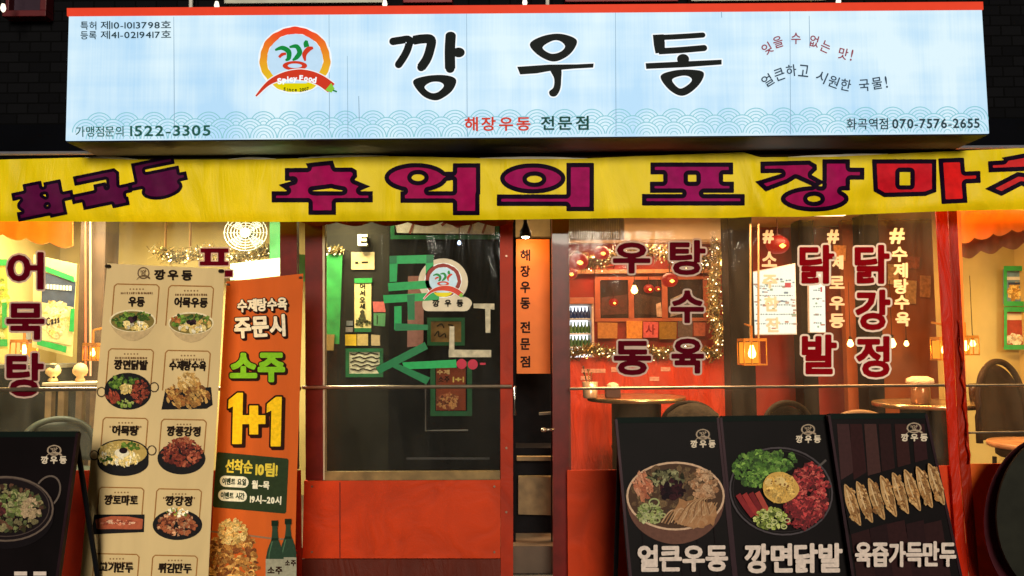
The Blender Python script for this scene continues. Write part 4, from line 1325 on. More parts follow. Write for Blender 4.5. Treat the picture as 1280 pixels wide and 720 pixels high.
# dumplings
t, S, p = board('dark food board showing a slanted row of fried dumplings', [(1036, 519), (1157, 518), (1201, 720), (1066, 720)], -.74, 9, 0, 0)
c = MB(S, .00025); c.k = 4
for i, x_ in enumerate((1046, 1062, 1080, 1098, 1118, 1140)): c.poly([(x_, 530), (x_ + 15, 530), (x_ + 21, 590), (x_ + 5, 600)], pm(('3a1a1c', '321618', '40201e', '2c1416', '361a1a', '30161a')[i]))
for i, x_ in enumerate((1062, 1086, 1108, 1132, 1154)): c.poly([(x_, 655), (x_ + 22, 650), (x_ + 34, 720), (x_ + 8, 720)], pm(('2c1416', '241014', '301618', '281216', '2e1618')[i]))
logo(1142, 547, 35)
c.poly([(1050, 604), (1165, 572), (1180, 632), (1062, 668)], pm('0e0a0c'))
for i in range(8):
    x_, y_ = 1064 + i * 14.6, 630 - i * 3.7
    q = spline([(x_ - 9, y_ - 25), (x_ + 2, y_ - 14), (x_ + 7.5, y_), (x_ + 10, y_ + 12), (x_ + 11, y_ + 27), (x_ + 1, y_ + 18), (x_ - 6, y_ + 4), (x_ - 9, y_ - 10)], True, 4)
    c.poly(q, pm('c89c68')); c.blobs(x_ - 1, y_ - 8, 5, 11, 15, 2, 4, [pm('d0a674'), pm('b8874e'), pm('8e5e30')], 130 + i, 1.5, 60); c.blobs(x_ + 3, y_ + 10, 5, 11, 16, 2, 4, [pm('a87844'), pm('86582c'), pm('c49a64')], 150 + i, 1.5, 60)
    c.line(spline([(x_ - 8, y_ - 23), (x_ + .5, y_ - 10), (x_ + 4, y_ + 4), (x_ + 10, y_ + 25)], False, 5), 1.5, pm('94683c'))
    c.line(spline([(x_ - 7, y_ - 18), (x_ - 3, y_ - 4), (x_ + 2, y_ + 10)], False, 5), 1.6, pm('e0bc8c'))
c.text('육즙가득만두', 1066, 1191, 692, 31, pm('c9b8b0'), 2.3, slope=-.005, gap=.03)
c.build('board_print', p)
# far left board
t, S, p = board('dark food board with a cooking pot, standing in front of the cream menu banner', [(-70, 542), (97, 541), (72, 720), (-80, 720)], -.95, 9, 0, 0)
c = MB(S, .00025); c.k = 4
logo(68, 575, 34)
c.ring(60, 615, 16, 22, 2.2, pm('6a5c54'), rot=25, n=28)
c.ell(8, 636, 61, 42, pm('1a1216')); c.ring(8, 636, 60, 41, 2.2, pm('6a5a50')); c.ring(8, 634, 55, 37, 1.2, pm('4a3c38'))
c.poly([(-55, 650)] + [(8 + 60 * math.cos(u), 644 + 42 * math.sin(u)) for u in [math.pi - math.pi * i / 24 for i in range(25)]], pm('140e12'), c.k * c.step - .0012)
c.blobs(6, 636, 50, 30, 140, 3, 6.4, [pm('4a5230'), pm('6a6e44'), pm('34301e'), pm('8a7e58'), pm('5a3a2a')], 161); c.blobs(18, 630, 24, 15, 50, 2.4, 5.4, [pm('5a6a34'), pm('7a8448'), pm('9a9468')], 162); c.blobs(40, 636, 12, 12, 20, 3, 5, [pm('a08868'), pm('b89c7c')], 163); c.blobs(-4, 636, 12, 9, 20, 3, 5, [pm('42181c'), pm('5a2426')], 164)
for x_ in (20, 44): c.poly(R4(x_, 714, x_ + 16, 719), pm('c9b8b0'))
c.build('board_print', p)

# ---- round table top leaning at the corner
DK = mat('1e1e18', .6, noise=.3, scale=9)
tt = thing('round_table', 'round grey table top tipped on edge against the orange corner wall', 'table', at(1300, 760, -.30))
S = leanplane(1300, 645, -.34, 8, -18)
m = MB(S); m.slab(ellp(1328, 645, 82, 104, 48), .03, DK, mat('0e0a0a', .7, spec=.05)); m.build('tabletop', tt, bevel=.004)
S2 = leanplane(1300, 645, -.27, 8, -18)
m = MB(S2); m.slab(ellp(1318, 652, 88, 110, 48), .012, mat('3a0814', .6, noise=.3, spec=.08)); m.build('shadow_crescent', tt, bevel=.003)  # maroon disc standing for the crescent of shadow round the table top
g = MB(); q = S2(1310, 640, -.05); g.tube([q, q + Vector((.05, .16, -.5))], .02, BK); g.build('leg', tt)

# ================================================================== INSIDE THE SHOP
CEIL = 2.32
PLAST = mat('b08a58', .8, noise=.18, scale=3)
REDW = mat('8c2614', .75, noise=.25, scale=4)
ORW = mat('92481c', .8, noise=.25, scale=3)
CREAM = mat('b4a060', .8, noise=.15, scale=3)
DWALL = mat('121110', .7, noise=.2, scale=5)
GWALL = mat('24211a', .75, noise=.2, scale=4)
room = thing('shop_room', 'warm lit shop interior behind the clear tent windows, red and cream walls', 'room', (0, 2.2, FZ))
m = MB(); m.box(-3.6, .36, CEIL, 3.9, 4.2, CEIL + .06, mat('d8c49a', .8, noise=.12, scale=2)); m.build('ceiling', room)
def wall(x0, x1, y, z0, z1, mm, th=.08):
    g = MB(); g.box(x0, y, z0, x1, y + th, z1, mm); return g.build('wall', room)
X = lambda px, y: at(px, 430, y).x
wall(X(690, 3.2), X(925, 3.2), 3.2, FZ, CEIL, REDW)
wall(X(918, 2.7), X(1064, 2.7), 2.7, FZ, CEIL, REDW)
wall(X(1058, 2.3), X(1190, 2.3), 2.3, FZ, CEIL, ORW)
wall(X(1178, 1.75), 3.88, 1.75, FZ, CEIL, CREAM)
wall(-3.58, X(392, 1.9), 1.9, FZ, CEIL, CREAM)
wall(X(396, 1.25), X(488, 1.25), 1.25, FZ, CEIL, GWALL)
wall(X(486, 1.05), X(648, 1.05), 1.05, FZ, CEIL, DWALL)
for bx in ((X(392, 1.3), 1.26, X(392, 1.3) + .05, 1.98, GWALL), (X(648, 1.05), 1.06, X(648, 1.05) + .06, 3.2, DWALL), (-3.6, .4, -3.55, 1.9, CREAM), (3.85, .4, 3.9, 1.75, CREAM)):
    g = MB(); g.box(bx[0], bx[1], FZ, bx[2], bx[3], CEIL, bx[4]); g.build('wall', room)
# columns
COLM = mat('0f0a07', .5, noise=.3, scale=6)
def column(px0, px1, y, lab, mm=COLM, top=None):
    g = MB(); g.box(X(px0, y), y, FZ, X(px1, y), y + .2, CEIL, mm)
    g.box(X(px0, y) - .008, y - .008, FZ, X(px1, y) + .008, y + .208, FZ + .1, mat('1a120c', .5))
    return tag(g.build('column', bevel=.006), lab, 'column')
column(913, 944, 1.6, 'dark brown column between the mural wall and the lit menu, glowing lamp in front')
column(1003, 1022, 2.3, 'dark narrow column directly behind the crimson lettering of the third column')
column(1084, 1104, 2.0, 'dark narrow column behind the crimson lettering of the fourth column')
column(96, 128, 1.3, 'brown column beside the beer poster, standing behind the edge of the cream menu banner', mat('4a3826', .5, noise=.3, scale=6))
g = MB()
for px in (938, 948): g.tube([at(px, 280, 1.55), at(px, 430, 1.55)], .008, mat('c8a878', .3, metal=.6))
tag(g.build('conduit'), 'pair of pale thin pipes running down the dark column to the glowing cage lamp', 'pipe')
g = MB()
for px, cc in ((107, 'b86a4a'), (113, 'c8a080')): g.tube([at(px, 275, 1.27), at(px, 470, 1.27)], .008, mat(cc, .3, metal=.3))
tag(g.build('conduit'), 'pair of thin pipes down the brown column beside the beer poster', 'pipe')

# ---- ceiling lights (real lamps)
def ceiling_light(px, y, w, d, e, col, lab, es=5.0):
    x = X(px, y)
    t = thing('ceiling_light', lab, 'ceiling light', (x, y, CEIL - .03), 'flat lights on the shop ceiling')
    g = MB(); g.box(x - w / 2 - .02, y - d / 2 - .02, CEIL - .045, x + w / 2 + .02, y + d / 2 + .02, CEIL - .002, mat('d8d4c8', .5)); g.build('housing', t, bevel=.004)
    g = MB(); g.box(x - w / 2, y - d / 2, CEIL - .055, x + w / 2, y + d / 2, CEIL - .046, glow('ffe0a8', es)); g.build('diffuser', t)
    lamp('ceiling_lamp', 'AREA', (x, y, CEIL - .07), e, col, t, (w, d))
L1 = (1.0, .64, .30)
ceiling_light(240, .8, .9, .3, 99.7, (1.0, .95, .70), 'flat ceiling light over the cream side room')
ceiling_light(60, .9, .6, .3, 50.5, (1.0, .84, .55), 'flat ceiling light behind the orange valance above the beer poster')
ceiling_light(425, .95, .25, .2, 34, (1.0, .84, .5), 'small ceiling light over the notice wall behind the sliding door')
ceiling_light(840, .9, 1.0, .3, 81.1, (1.0, .60, .30), 'flat ceiling light over the tables in front of the mural wall')
ceiling_light(790, 2.6, .8, .25, 34.4, (1.0, .50, .26), 'flat ceiling light close to the mural wall')
ceiling_light(1020, 1.6, .6, .3, 22.4, (1.0, .52, .24), 'flat ceiling light between the dark columns')
ceiling_light(1120, .6, .7, .3, 53.4, (1.0, .52, .20), 'flat ceiling light over the round table with the jug')
ceiling_light(1290, .5, .6, .3, 24.5, (1.0, .66, .26), 'flat ceiling light behind the orange scalloped valance at the corner')

# ---- soffit panels near the window tops
g = MB(); g.pbox(780, 250, 929, 300, 1.9, .3, mat('e8d4b0', .7, noise=.12, scale=3)); tag(g.build('soffit', bevel=.01), 'cream boxed soffit hanging from the ceiling before the mural wall', 'soffit')
t = thing('air_vent', 'grey ribbed air grille below the ceiling at the narrow end of the mural wall', 'vent', at(742, 300, 1.9))
g = MB(); g.pbox(705, 250, 775, 300, 1.92, .25, mat('6a5c48', .6)); g.build('housing', t)
g = MB()
for i in range(22):
    px = 712 + i * 2.9
    a, d = at(px, 298, 1.9), at(px, 255, 1.9); g.tube([a, d], .006, mat('7a6c54', .4, metal=.4), 6)
g.build('grille', t)
g = MB(); g.pbox(704, 299, 930, 304, 1.89, .03, mat('b89a78', .5)); tag(g.build('ceiling_trim'), 'pale trim rail running under the soffit and the air grille', 'trim')

# ---- mural wall
mur = thing('mural', 'framed dark mural of three window panes on the red shop wall', 'mural', at(830, 400, 3.17))
g = MB(); g.pbox(744, 345, 886, 350, 3.165, .03, mat('b0603c', .5)); g.pbox(744, 397, 886, 402, 3.165, .03, mat('b0603c', .5))
for px in (744, 786, 828, 880): g.pbox(px, 349, px + 6, 398, 3.16, .03, mat('a85a3a', .5))
g.build('frame', mur)
g = MB(vplane(3.18)); 
for px in (749, 791, 833): g.poly(R4(px, 348, px + 47, 400), mat('2a1814', .4, noise=.5, scale=9))
for k_, (q, cc) in enumerate((([(752, 372), (784, 368), (786, 392), (751, 394)], '4a2018'), ([(794, 366), (826, 372), (827, 394), (793, 392)], '3a2418'), ([(838, 374), (864, 362), (866, 388), (838, 396)], '9a9488'), ([(845, 380), (866, 371), (866, 379), (846, 388)], '5a5a60'), ([(820, 380), (826, 378), (828, 396), (821, 396)], 'c0a890'))): g.poly(q, mat(cc, .5, noise=.4, scale=30))
g.build('picture', mur)
g = MB(); g.pbox(704, 336, 900, 342, 3.12, .06, mat('c08a60', .6, noise=.3, scale=30)); tag(g.build('picture_rail'), 'light brown picture rail above the mural on the red wall', 'rail')
PAPERS = [(747, 403, 772, 423, 'b07a3a', 'brown paper menu strip under the mural, beside the drinks fridge'), (783, 401, 803, 423, 'd08a30', 'orange paper note under the mural'), (804, 402, 823, 422, 'c85a5a', 'pink paper note with one brushed syllable under the mural'),
          (824, 402, 846, 424, '8a6a24', 'olive paper note under the mural, beside the pink one'), (847, 401, 866, 421, '5a4c48', 'grey paper note under the mural'), (867, 403, 882, 420, 'a8563c', 'reddish paper note under the mural, far from the fridge')]
for x0, y0, x1, y1, cc, lab in PAPERS:
    g = MB(vplane(3.12)); g.slab([(x0, y0), (x1, y0 + .5), (x1 - .5, y1), (x0 + .3, y1)], .002, mat(cc, .7, noise=.2, scale=40)); g.k = 3
    if cc == 'c85a5a': g.ch('사', 813, 412, 12, 13, mat('7a1020', .6), .8)
    tag(g.build('paper_note'), lab, 'paper', 'coloured paper notes under the mural')
# orange half wall with garland
hw = MB(vplane(2.55)); hw.slab([(700, 447), (916, 445), (920, 600), (700, 600)], .10, vinyl('d2401c', .1, .42, .9, .35)); tag(hw.build('half_wall'), 'low wall wrapped in creased orange vinyl below the tinsel garland', 'half wall')
for i, (x0, y0, x1, y1, a_) in enumerate(((727, 461, 757, 466, 0), (764, 459, 776, 465, -8), (826, 459, 838, 464, 4), (812, 471, 824, 476, 6), (726, 470, 738, 475, 0))):
    g = MB(vplane(2.545)); g.slab(R4(x0, y0, x1, y1), .002, mat('d09078', .6, noise=.3, scale=50)); tag(g.build('label_strip'), ('long pale paper strip on the orange half wall by the utensil cup', 'tilted pale strip on the orange half wall beside the first maroon column', 'pale strip on the orange half wall below the second maroon column', 'pale strip on the orange half wall between the maroon columns', 'short pale strip low on the orange half wall by the utensil cup')[i], 'paper')
def garland(name, label, pts, rad, n, seed, bulbs=60, c1='b89a5a', bright=9.0):
    R = random.Random(seed)
    t = thing(name, label, 'garland', pts[0])
    P = [Vector(p) for p in pts]
    def rnd():
        i = R.randrange(len(P) - 1); f = R.random(); return P[i].lerp(P[i + 1], f)
    mm = [mat(c1, .25, metal=.6, noise=.3), mat('d8c890', .2, metal=.7, noise=.3), mat('5a5030', .4, metal=.2)]
    g = MB()
    for _ in range(n):
        p = rnd() + Vector((R.gauss(0, .4), R.gauss(0, .4), R.gauss(0, .4))) * rad
        d = Vector((R.gauss(0, 1), R.gauss(0, 1), R.gauss(0, 1))).normalized() * R.uniform(.5, 1.1) * rad
        q = d.cross(Vector((R.random(), R.random(), R.random()))).normalized() * .004
        g.add([p - d - q, p + d - q, p + d + q, p - d + q], [(0, 1, 2, 3)], R.choice(mm))
    o = g.build('tinsel', t); o['kind'] = 'stuff'
    g = MB()
    for _ in range(bulbs):
        p = rnd() + Vector((R.gauss(0, .45), R.gauss(0, .45), R.gauss(0, .45))) * rad
        r = R.uniform(.003, .0075)
        g.lathe([(0.0005, -r), (r, 0), (.0005, r)], p, glow(R.choice(['ffe8b0', 'ffd080', 'fff4d8']), bright), 6)
    o = g.build('fairy_light', t); o['kind'] = 'stuff'
    return t
garland('tinsel_garland', 'bright tinsel garland with fairy lights along the top of the orange half wall', [at(x, 440 + 2 * math.sin(x * .1), 2.5) for x in range(708, 912, 12)], .045, 1500, 1, 120, bright=8)
garland('tinsel_garland', 'tinsel garland with fairy lights swagged above the mural under the soffit', [at(x, 320 + 9 * math.sin(x * .045), 2.7) for x in range(712, 905, 10)], .07, 900, 2, 170, '5a4c28', bright=8)
garland('tinsel_garland', 'tinsel garland with fairy lights hanging down beside the dark column', [at(898 + 6 * math.sin(y * .03) + (y < 315) * -(315 - y) * .6, y, 1.9) for y in range(304, 440, 8)], .05, 700, 3, 90, bright=8)
garland('tinsel_garland', 'bushy tinsel garland with fairy lights above the cream menu banner in the cream side room', [at(x, 318 + 3 * math.sin(x * .09), 1.5) for x in range(196, 349, 9)], .05, 900, 4, 110, bright=8)
garland('tinsel_garland', 'short tinsel garland at the top of the notice wall behind the sliding door', [at(x, 313, 1.2) for x in range(402, 430, 5)], .03, 160, 5, 22)

# ---- drinks fridge
fr = thing('drinks_fridge', 'lit upright drinks fridge full of bottles against the red wall', 'fridge', at(727, 560, 2.9))
a, d = at(710, 500, 2.75), at(742, 372, 2.75)
g = MB(); BX = mat('c8b8a8', .5)
g.box(a.x, 2.75, FZ, a.x + .02, 3.15, d.z, BX); g.box(d.x - .02, 2.75, FZ, d.x, 3.15, d.z, BX); g.box(a.x + .02, 2.75, d.z - .06, d.x - .02, 3.15, d.z, BX); g.box(a.x + .02, 3.13, FZ, d.x - .02, 3.15, d.z - .06, BX); g.box(a.x + .02, 2.75, FZ, d.x - .02, 3.13, FZ + .3, BX)
g.build('cabinet', fr)
g = MB(); g.box(a.x + .022, 3.10, FZ + .3, d.x - .022, 3.125, d.z - .062, glow('e8f0ff', 2.2)); g.build('light_panel', fr)
shz = [at(0, y, 2.8).z for y in (438, 421, 402.5)]
g = MB()
for z in shz: g.box(a.x + .022, 2.78, z - .012, d.x - .022, 3.09, z, mat('d8dce0', .4))
g.build('shelf', fr)
n_ = 0
for r_, (z, cc, nm) in enumerate(zip(shz, ('3a6a44', '4a7a4a', '2a4a9a'), ('green', 'pale green', 'blue'))):
    for i in range(6):
        x = a.x + .04 + i * ((d.x - a.x) - .08) / 5
        g = MB(); g.lathe([(.014, 0), (.016, .01), (.016, .055), (.007, .075), (.006, .095), (.008, .1)], (x, 2.82, z), mat(cc, .2, noise=.1), 10)
        tag(g.build('bottle', smooth=True), ('%s bottle on the %s shelf of the lit drinks fridge' % (nm, ('bottom', 'middle', 'top')[r_])), 'bottle', nm + ' bottles in the drinks fridge')
g = MB(); g.box(a.x, 2.72, d.z - .055, d.x, 2.748, d.z - .004, mat('b06a50', .5)); g.build('header', fr)

# ---- red lanterns
LAN = mat('d81408', .45, noise=.1, emit=.42, trans=.2)
def make_lantern(px, py, r, Y, lab):
    p = at(px, py, Y); R_ = r * (Y + 4.35) / 1000
    t = thing('paper_lantern', lab, 'lantern', p, 'round red paper lanterns hung in the shop')
    prof = [(R_ * .32, -R_ * .8)] + [(R_ * math.cos(u) * (1 + .03 * (i % 2)), R_ * .86 * math.sin(u)) for i, u in enumerate([math.radians(-65 + 130 * i / 12) for i in range(13)])] + [(R_ * .32, R_ * .8)]
    g = MB(); g.lathe(prof, p, LAN, 18); g.build('shade', t, smooth=True)
    g = MB(); g.lathe([(R_ * .34, R_ * .78), (R_ * .34, R_ * .92), (.004, R_ * .95), (.003, R_ * 2.4)], p, mat('3a0a06', .5), 10); g.build('cap', t)
    g = MB(); q = p + Vector((R_ * .1, -R_ * 1.0, -R_ * .2)); g.lathe([(.001, -R_ * .22), (R_ * .3, 0), (.001, R_ * .2)], q, glow('ffb040', 9), 10); g.build('bulb', t)
    lamp('lantern_lamp', 'POINT', p + Vector((0, -R_ * 1.5, 0)), .5, (1, .25, .1), t, .04)
    return t
for i, (px, py, r, Y, lab) in enumerate(((723, 327, 12.5, 2.2, 'red lantern closest to the narrow doorway, under the air grille'), (752, 316, 10, 2.4, 'red lantern in the garland, beside the first maroon letter'), (713, 342, 9, 2.5, 'red lantern half hidden behind the dark red door post'),
                                     (837, 350, 10.5, 2.3, 'red lantern between the two maroon letter columns, above the mural'), (811, 361, 6.5, 2.7, 'small red lantern in front of the mural, middle pane'), (767, 378, 6, 2.8, 'small red lantern low in front of the mural, first pane'),
                                     (822, 361, 4, 2.9, 'tiny red lantern by the mural frame'), (972, 306, 14, 1.9, 'large red lantern above the lit white menu panel'))):
    make_lantern(px, py, r, Y, lab)
def bare_bulb(px, py, r, Y, lab, cc='ffd070', e=10):
    p = at(px, py, Y); q = r * (Y + 4.35) / 1000
    t = thing('hanging_bulb', lab, 'light bulb', p, 'bare bulbs hung in the shop')
    g = MB(); g.lathe([(.001, -q), (q * .7, -q * .7), (q, 0), (q * .6, q), (q * .4, q * 1.4)], p, glow(cc, e), 12); g.build('bulb', t, smooth=True)
    g = MB(); g.lathe([(q * .45, q * 1.4), (q * .45, q * 2.2), (.003, q * 2.4), (.002, min(.5, CEIL - p.z))], p, mat('2a2018', .5), 8); g.build('socket', t)
for px, py, r, Y, lab in ((793, 363, 4.5, 2.7, 'bare yellow bulb in front of the mural'), (904, 329, 4, 1.85, 'bare yellow bulb high in the garland beside the dark column'), (907, 391, 4, 1.85, 'bare yellow bulb lower in the garland beside the dark column'),
                          (1063, 430, 4, 2.1, 'bare warm bulb between the crimson letter columns'), (1115, 430, 5, 1.9, 'bare warm bulb just beyond the fourth crimson column'), (1133, 430, 3, 2.1, 'small bare bulb further along, before the red corner flap'), (1216, 430, 3.5, 1.5, 'small bare bulb by the wall in the corner window')):
    bare_bulb(px, py, r, Y, lab)

# ---- cage lamps
def cage_lamp(px, py, w, h, Y, lab, e=6):
    a, d = at(px - w / 2, py + h / 2, Y), at(px + w / 2, py - h / 2, Y)
    cx, W_, H_ = (a.x + d.x) / 2, d.x - a.x, d.z - a.z
    t = thing('cage_lamp', lab, 'lamp', (cx, Y, a.z), 'square cage lamps on the shop columns')
    BR = mat('c07a28', .35, metal=.7)
    g = MB()
    for sx in (-1, -.33, .33, 1):
        for sy in (-1, 1): g.tube([(cx + sx * W_ / 2, Y + sy * W_ / 2, a.z), (cx + sx * W_ / 2, Y + sy * W_ / 2, d.z)], .0045, BR, 6)
    for z in (a.z, d.z - .006):
        for sy in (-1, 1): g.box(cx - W_ / 2, Y + sy * W_ / 2 - .005, z, cx + W_ / 2, Y + sy * W_ / 2 + .005, z + .009, BR)
        for sx in (-1, 1): g.box(cx + sx * W_ / 2 - .005, Y - W_ / 2 + .006, z, cx + sx * W_ / 2 + .005, Y + W_ / 2 - .006, z + .009, BR)
    g.box(cx - W_ * .52, Y - W_ * .52, d.z + .004, cx + W_ * .52, Y + W_ * .52, d.z + .014, BR)
    g.build('cage', t)
    g = MB(); r = W_ * .17; g.lathe([(.001, -r * 1.6), (r * .9, -r), (r, 0), (r * .6, r * 1.2), (r * .4, r * 2)], (cx, Y, (a.z + d.z) / 2), glow('ffcc66', 14), 14); g.build('bulb', t, smooth=True)
    g = MB(); g.box(cx - W_ * .45, Y + W_ * .40, a.z + .012, cx + W_ * .45, Y + W_ * .43, d.z - .012, glow('ff9a2a', 1.2)); g.build('amber_glass', t)
    g = MB(); g.tube([(cx, Y, d.z + .014), (cx, Y, d.z + .10)], .008, BR, 8); g.tube([(cx, Y, d.z + .10), (cx, Y + .16, d.z + .12)], .008, BR, 8); g.build('bracket', t)
    lamp('cage_bulb_lamp', 'POINT', (cx, Y - W_ * .1, (a.z + d.z) / 2 - .0), e, (1, .55, .18), t, .03)
cage_lamp(940, 441, 27, 31, 1.40, 'glowing amber cage lamp on the dark column beside the lit menu', 5)
cage_lamp(1181, 437, 22, 27, 1.35, 'glowing amber cage lamp half hidden behind the red corner flap', 5)
cage_lamp(1207, 433, 20, 22, 1.15, 'glowing amber cage lamp at the edge of the corner window', 4)
cage_lamp(30, 438, 22, 22, 1.1, 'glowing amber cage lamp behind the last maroon letter of the window beside the cream menu', 4)
cage_lamp(116, 441, 17, 20, 1.1, 'glowing amber cage lamp beside the edge of the cream menu banner', 3)

# ---- lit menu panels
def menu_panel(q, Y, lab, seed):
    S = vplane(Y); t = thing('lit_menu', lab, 'lit sign', S((q[0][0] + q[2][0]) / 2, q[2][1]), 'white lit menu panels inside the shop')
    m = MB(S); m.slab(q, .04, mat('e0e0d8', .5)); m.build('case', t, bevel=.004)
    m = MB(S); cxm, cym = sum(p[0] for p in q) / 4, sum(p[1] for p in q) / 4
    m.slab([(cxm + (x - cxm) * .97, cym + (y - cym) * .97) for x, y in q], .004, glow('f4fff0', 1.15), back=.005); m.k = 24
    R = random.Random(seed); x0, x1 = q[0][0] + 3, q[1][0] - 3; y0, y1 = q[0][1] + 4, q[2][1] - 4
    w = x1 - x0
    for i in range(int(w * 1.1)):
        x, y = R.uniform(x0, x1), R.uniform(y0, y1)
        f = (x - q[0][0]) / (q[1][0] - q[0][0])
        if y < q[0][1] + (q[1][1] - q[0][1]) * f + 4: continue
        cc = R.choice(['c8a890', 'd8b8a0', 'e0a080', 'a8b8b0', 'b8c8a0', '9aa4a8'])
        m.poly(rrect(x, y, x + R.uniform(2, 6), y + R.uniform(1.2, 3), .5, 2), glow(cc, .85))
    for i in range(5): dashes(m, x0 + 2, x1 - 2, y0 + 14 + i * (y1 - y0 - 16) / 4.6, 1.3, glow('a8a89c', .7), seed + i)
    m.poly(R4(x1 - w * .25, y0 + 10, x1 - w * .1, y0 + 16), glow('e06060', .9))
    m.build('face', t)
menu_panel([(938, 340), (994, 329), (996, 418), (938, 419)], 2.05, 'large lit white menu panel between the dark columns, under the big red lantern', 7)
menu_panel([(1011, 345), (1031, 340), (1032, 416), (1012, 416)], 2.25, 'narrow lit white menu panel behind the crimson lettering', 9)

NOTE_C = ['c8884a', 'b0602e', 'd0a070', 'a8502a', 'c09058', 'b87840']
for i, (x0, y0, x1, y1) in enumerate(((1042, 306, 1058, 326), (1068, 300, 1082, 322), (1110, 330, 1124, 356), (1132, 320, 1150, 336), (1130, 350, 1146, 380), (1150, 344, 1164, 372))):
    g = MB(vplane(2.28)); g.slab([(x0, y0), (x1, y0 + 1), (x1 - 1, y1), (x0, y1 - 1)], .003, mat(NOTE_C[i], .7, noise=.3, scale=40))
    tag(g.build('wall_note'), 'faded %s paper pinned to the orange wall, %s' % (('tan', 'rust', 'pale', 'dark rust', 'sandy', 'ochre')[i], ('beside the middle hashtag column', 'above the fourth column of crimson letters', 'beside the last hashtag column', 'high beyond the last hashtag column', 'midway from there to the red flap', 'close to the red corner flap')[i]), 'paper', 'faded papers on the orange wall')

# ---- tables, chairs and what stands on them
def round_table(px, py, wpx, Y, lab, mm):
    p = at(px, py, Y); r = wpx / 2 * (Y + 4.35) / 1000
    t = thing('dining_table', lab, 'table', (p.x, Y, FZ), 'round tables inside the shop')
    g = MB(); g.lathe([(r * .96, -.03), (r, -.024), (r, .0), (r * .985, .004), (r * .95, .0)], p, mm, 48); g.build('tabletop', t, smooth=True)
    g = MB(); h = p.z - FZ - .03; g.lathe([(r * .55, 0), (r * .56, .02), (r * .5, .05), (r * .5, h * .5), (r * .52, h * .52), (r * .5, h * .55), (r * .5, h)], (p.x, Y, FZ), mat('15110f', .45, noise=.3), 32); g.build('drum_base', t, smooth=True)
    return p, r
STEEL = mat('b89a70', .22, metal=.85, noise=.15)
p1_, r1 = round_table(795, 496, 122, 1.75, 'round steel topped table in front of the orange half wall, cup on it', STEEL)
p2_, r2 = round_table(1160, 503, 128, 1.15, 'round steel topped table behind the red corner flap, jug on it', STEEL)
p3_, r3 = round_table(1297, 553, 110, .55, 'low round wooden topped table in the corner window', mat('a87850', .35, noise=.25))
def put(px, Y, z): a = at(px, 430, Y); return Vector((a.x, Y, z))
# utensil cup
q = put(737, 1.6, p1_.z + .003)
t = thing('utensil_cup', 'shiny cup of spoons on the steel table near the doorway', 'cup', q)
g = MB(); g.lathe([(.05, 0), (.052, .01), (.058, .12), (.055, .12), (.048, .014), (.001, .012)], q, mat('c8a888', .25, metal=.5, noise=.3), 20); g.build('cup', t, smooth=True)
for i in range(5):
    g = MB(); e = Vector((.03 * math.cos(i * 1.3) - .02, .02 * math.sin(i * 2), .17 + .02 * (i % 3))); g.tube([q + Vector((0, 0, .02)), q + e, q + e * 1.12], [.003, .003, .009], STEEL, 6); g.build('spoon', t)
q = put(765, 1.62, p1_.z + .003)
t = thing('napkin_box', 'dark box of crumpled white napkins on the steel table beside the cup', 'napkin box', q)
g = MB(); g.box(q.x - .055, q.y - .04, q.z, q.x + .055, q.y + .04, q.z + .08, mat('3a2018', .5)); g.build('box', t, bevel=.005)
g = MB(); R = random.Random(3)
g.lathe([(.05, .08)] + [(.045 * math.cos(u) + .004 * (i % 2), .08 + .035 * math.sin(u)) for i, u in enumerate([.2, .5, .8, 1.1, 1.4])], q, mat('d8b898', .8, bump=.8, scale=60), 14); g.build('napkin', t, smooth=True)
q = put(1148, 1.0, p2_.z + .003)
t = thing('water_jug', 'glass jug topped with white paper on the steel table behind the red flap', 'jug', q)
g = MB(); g.lathe([(.055, 0), (.06, .01), (.06, .10), (.052, .12)], q, mat('8a5a38', .15, metal=.3, noise=.3), 20); g.build('body', t, smooth=True)
g = MB(); g.lathe([(.075, .125), (.09, .14), (.085, .165), (.05, .18), (.001, .178)], q, mat('e0b890', .8, bump=.9, scale=40), 16, 1, .8); g.build('paper_cover', t, smooth=True)
q = put(1215, 1.2, p2_.z + .003)
g = MB(); g.lathe([(.03, 0), (.034, .06), (.033, .12), (.03, .12), (.028, .01)], q, mat('3a2418', .3), 16); tag(g.build('tumbler', smooth=True), 'small dark tumbler on the steel table, seen through the corner window', 'cup')

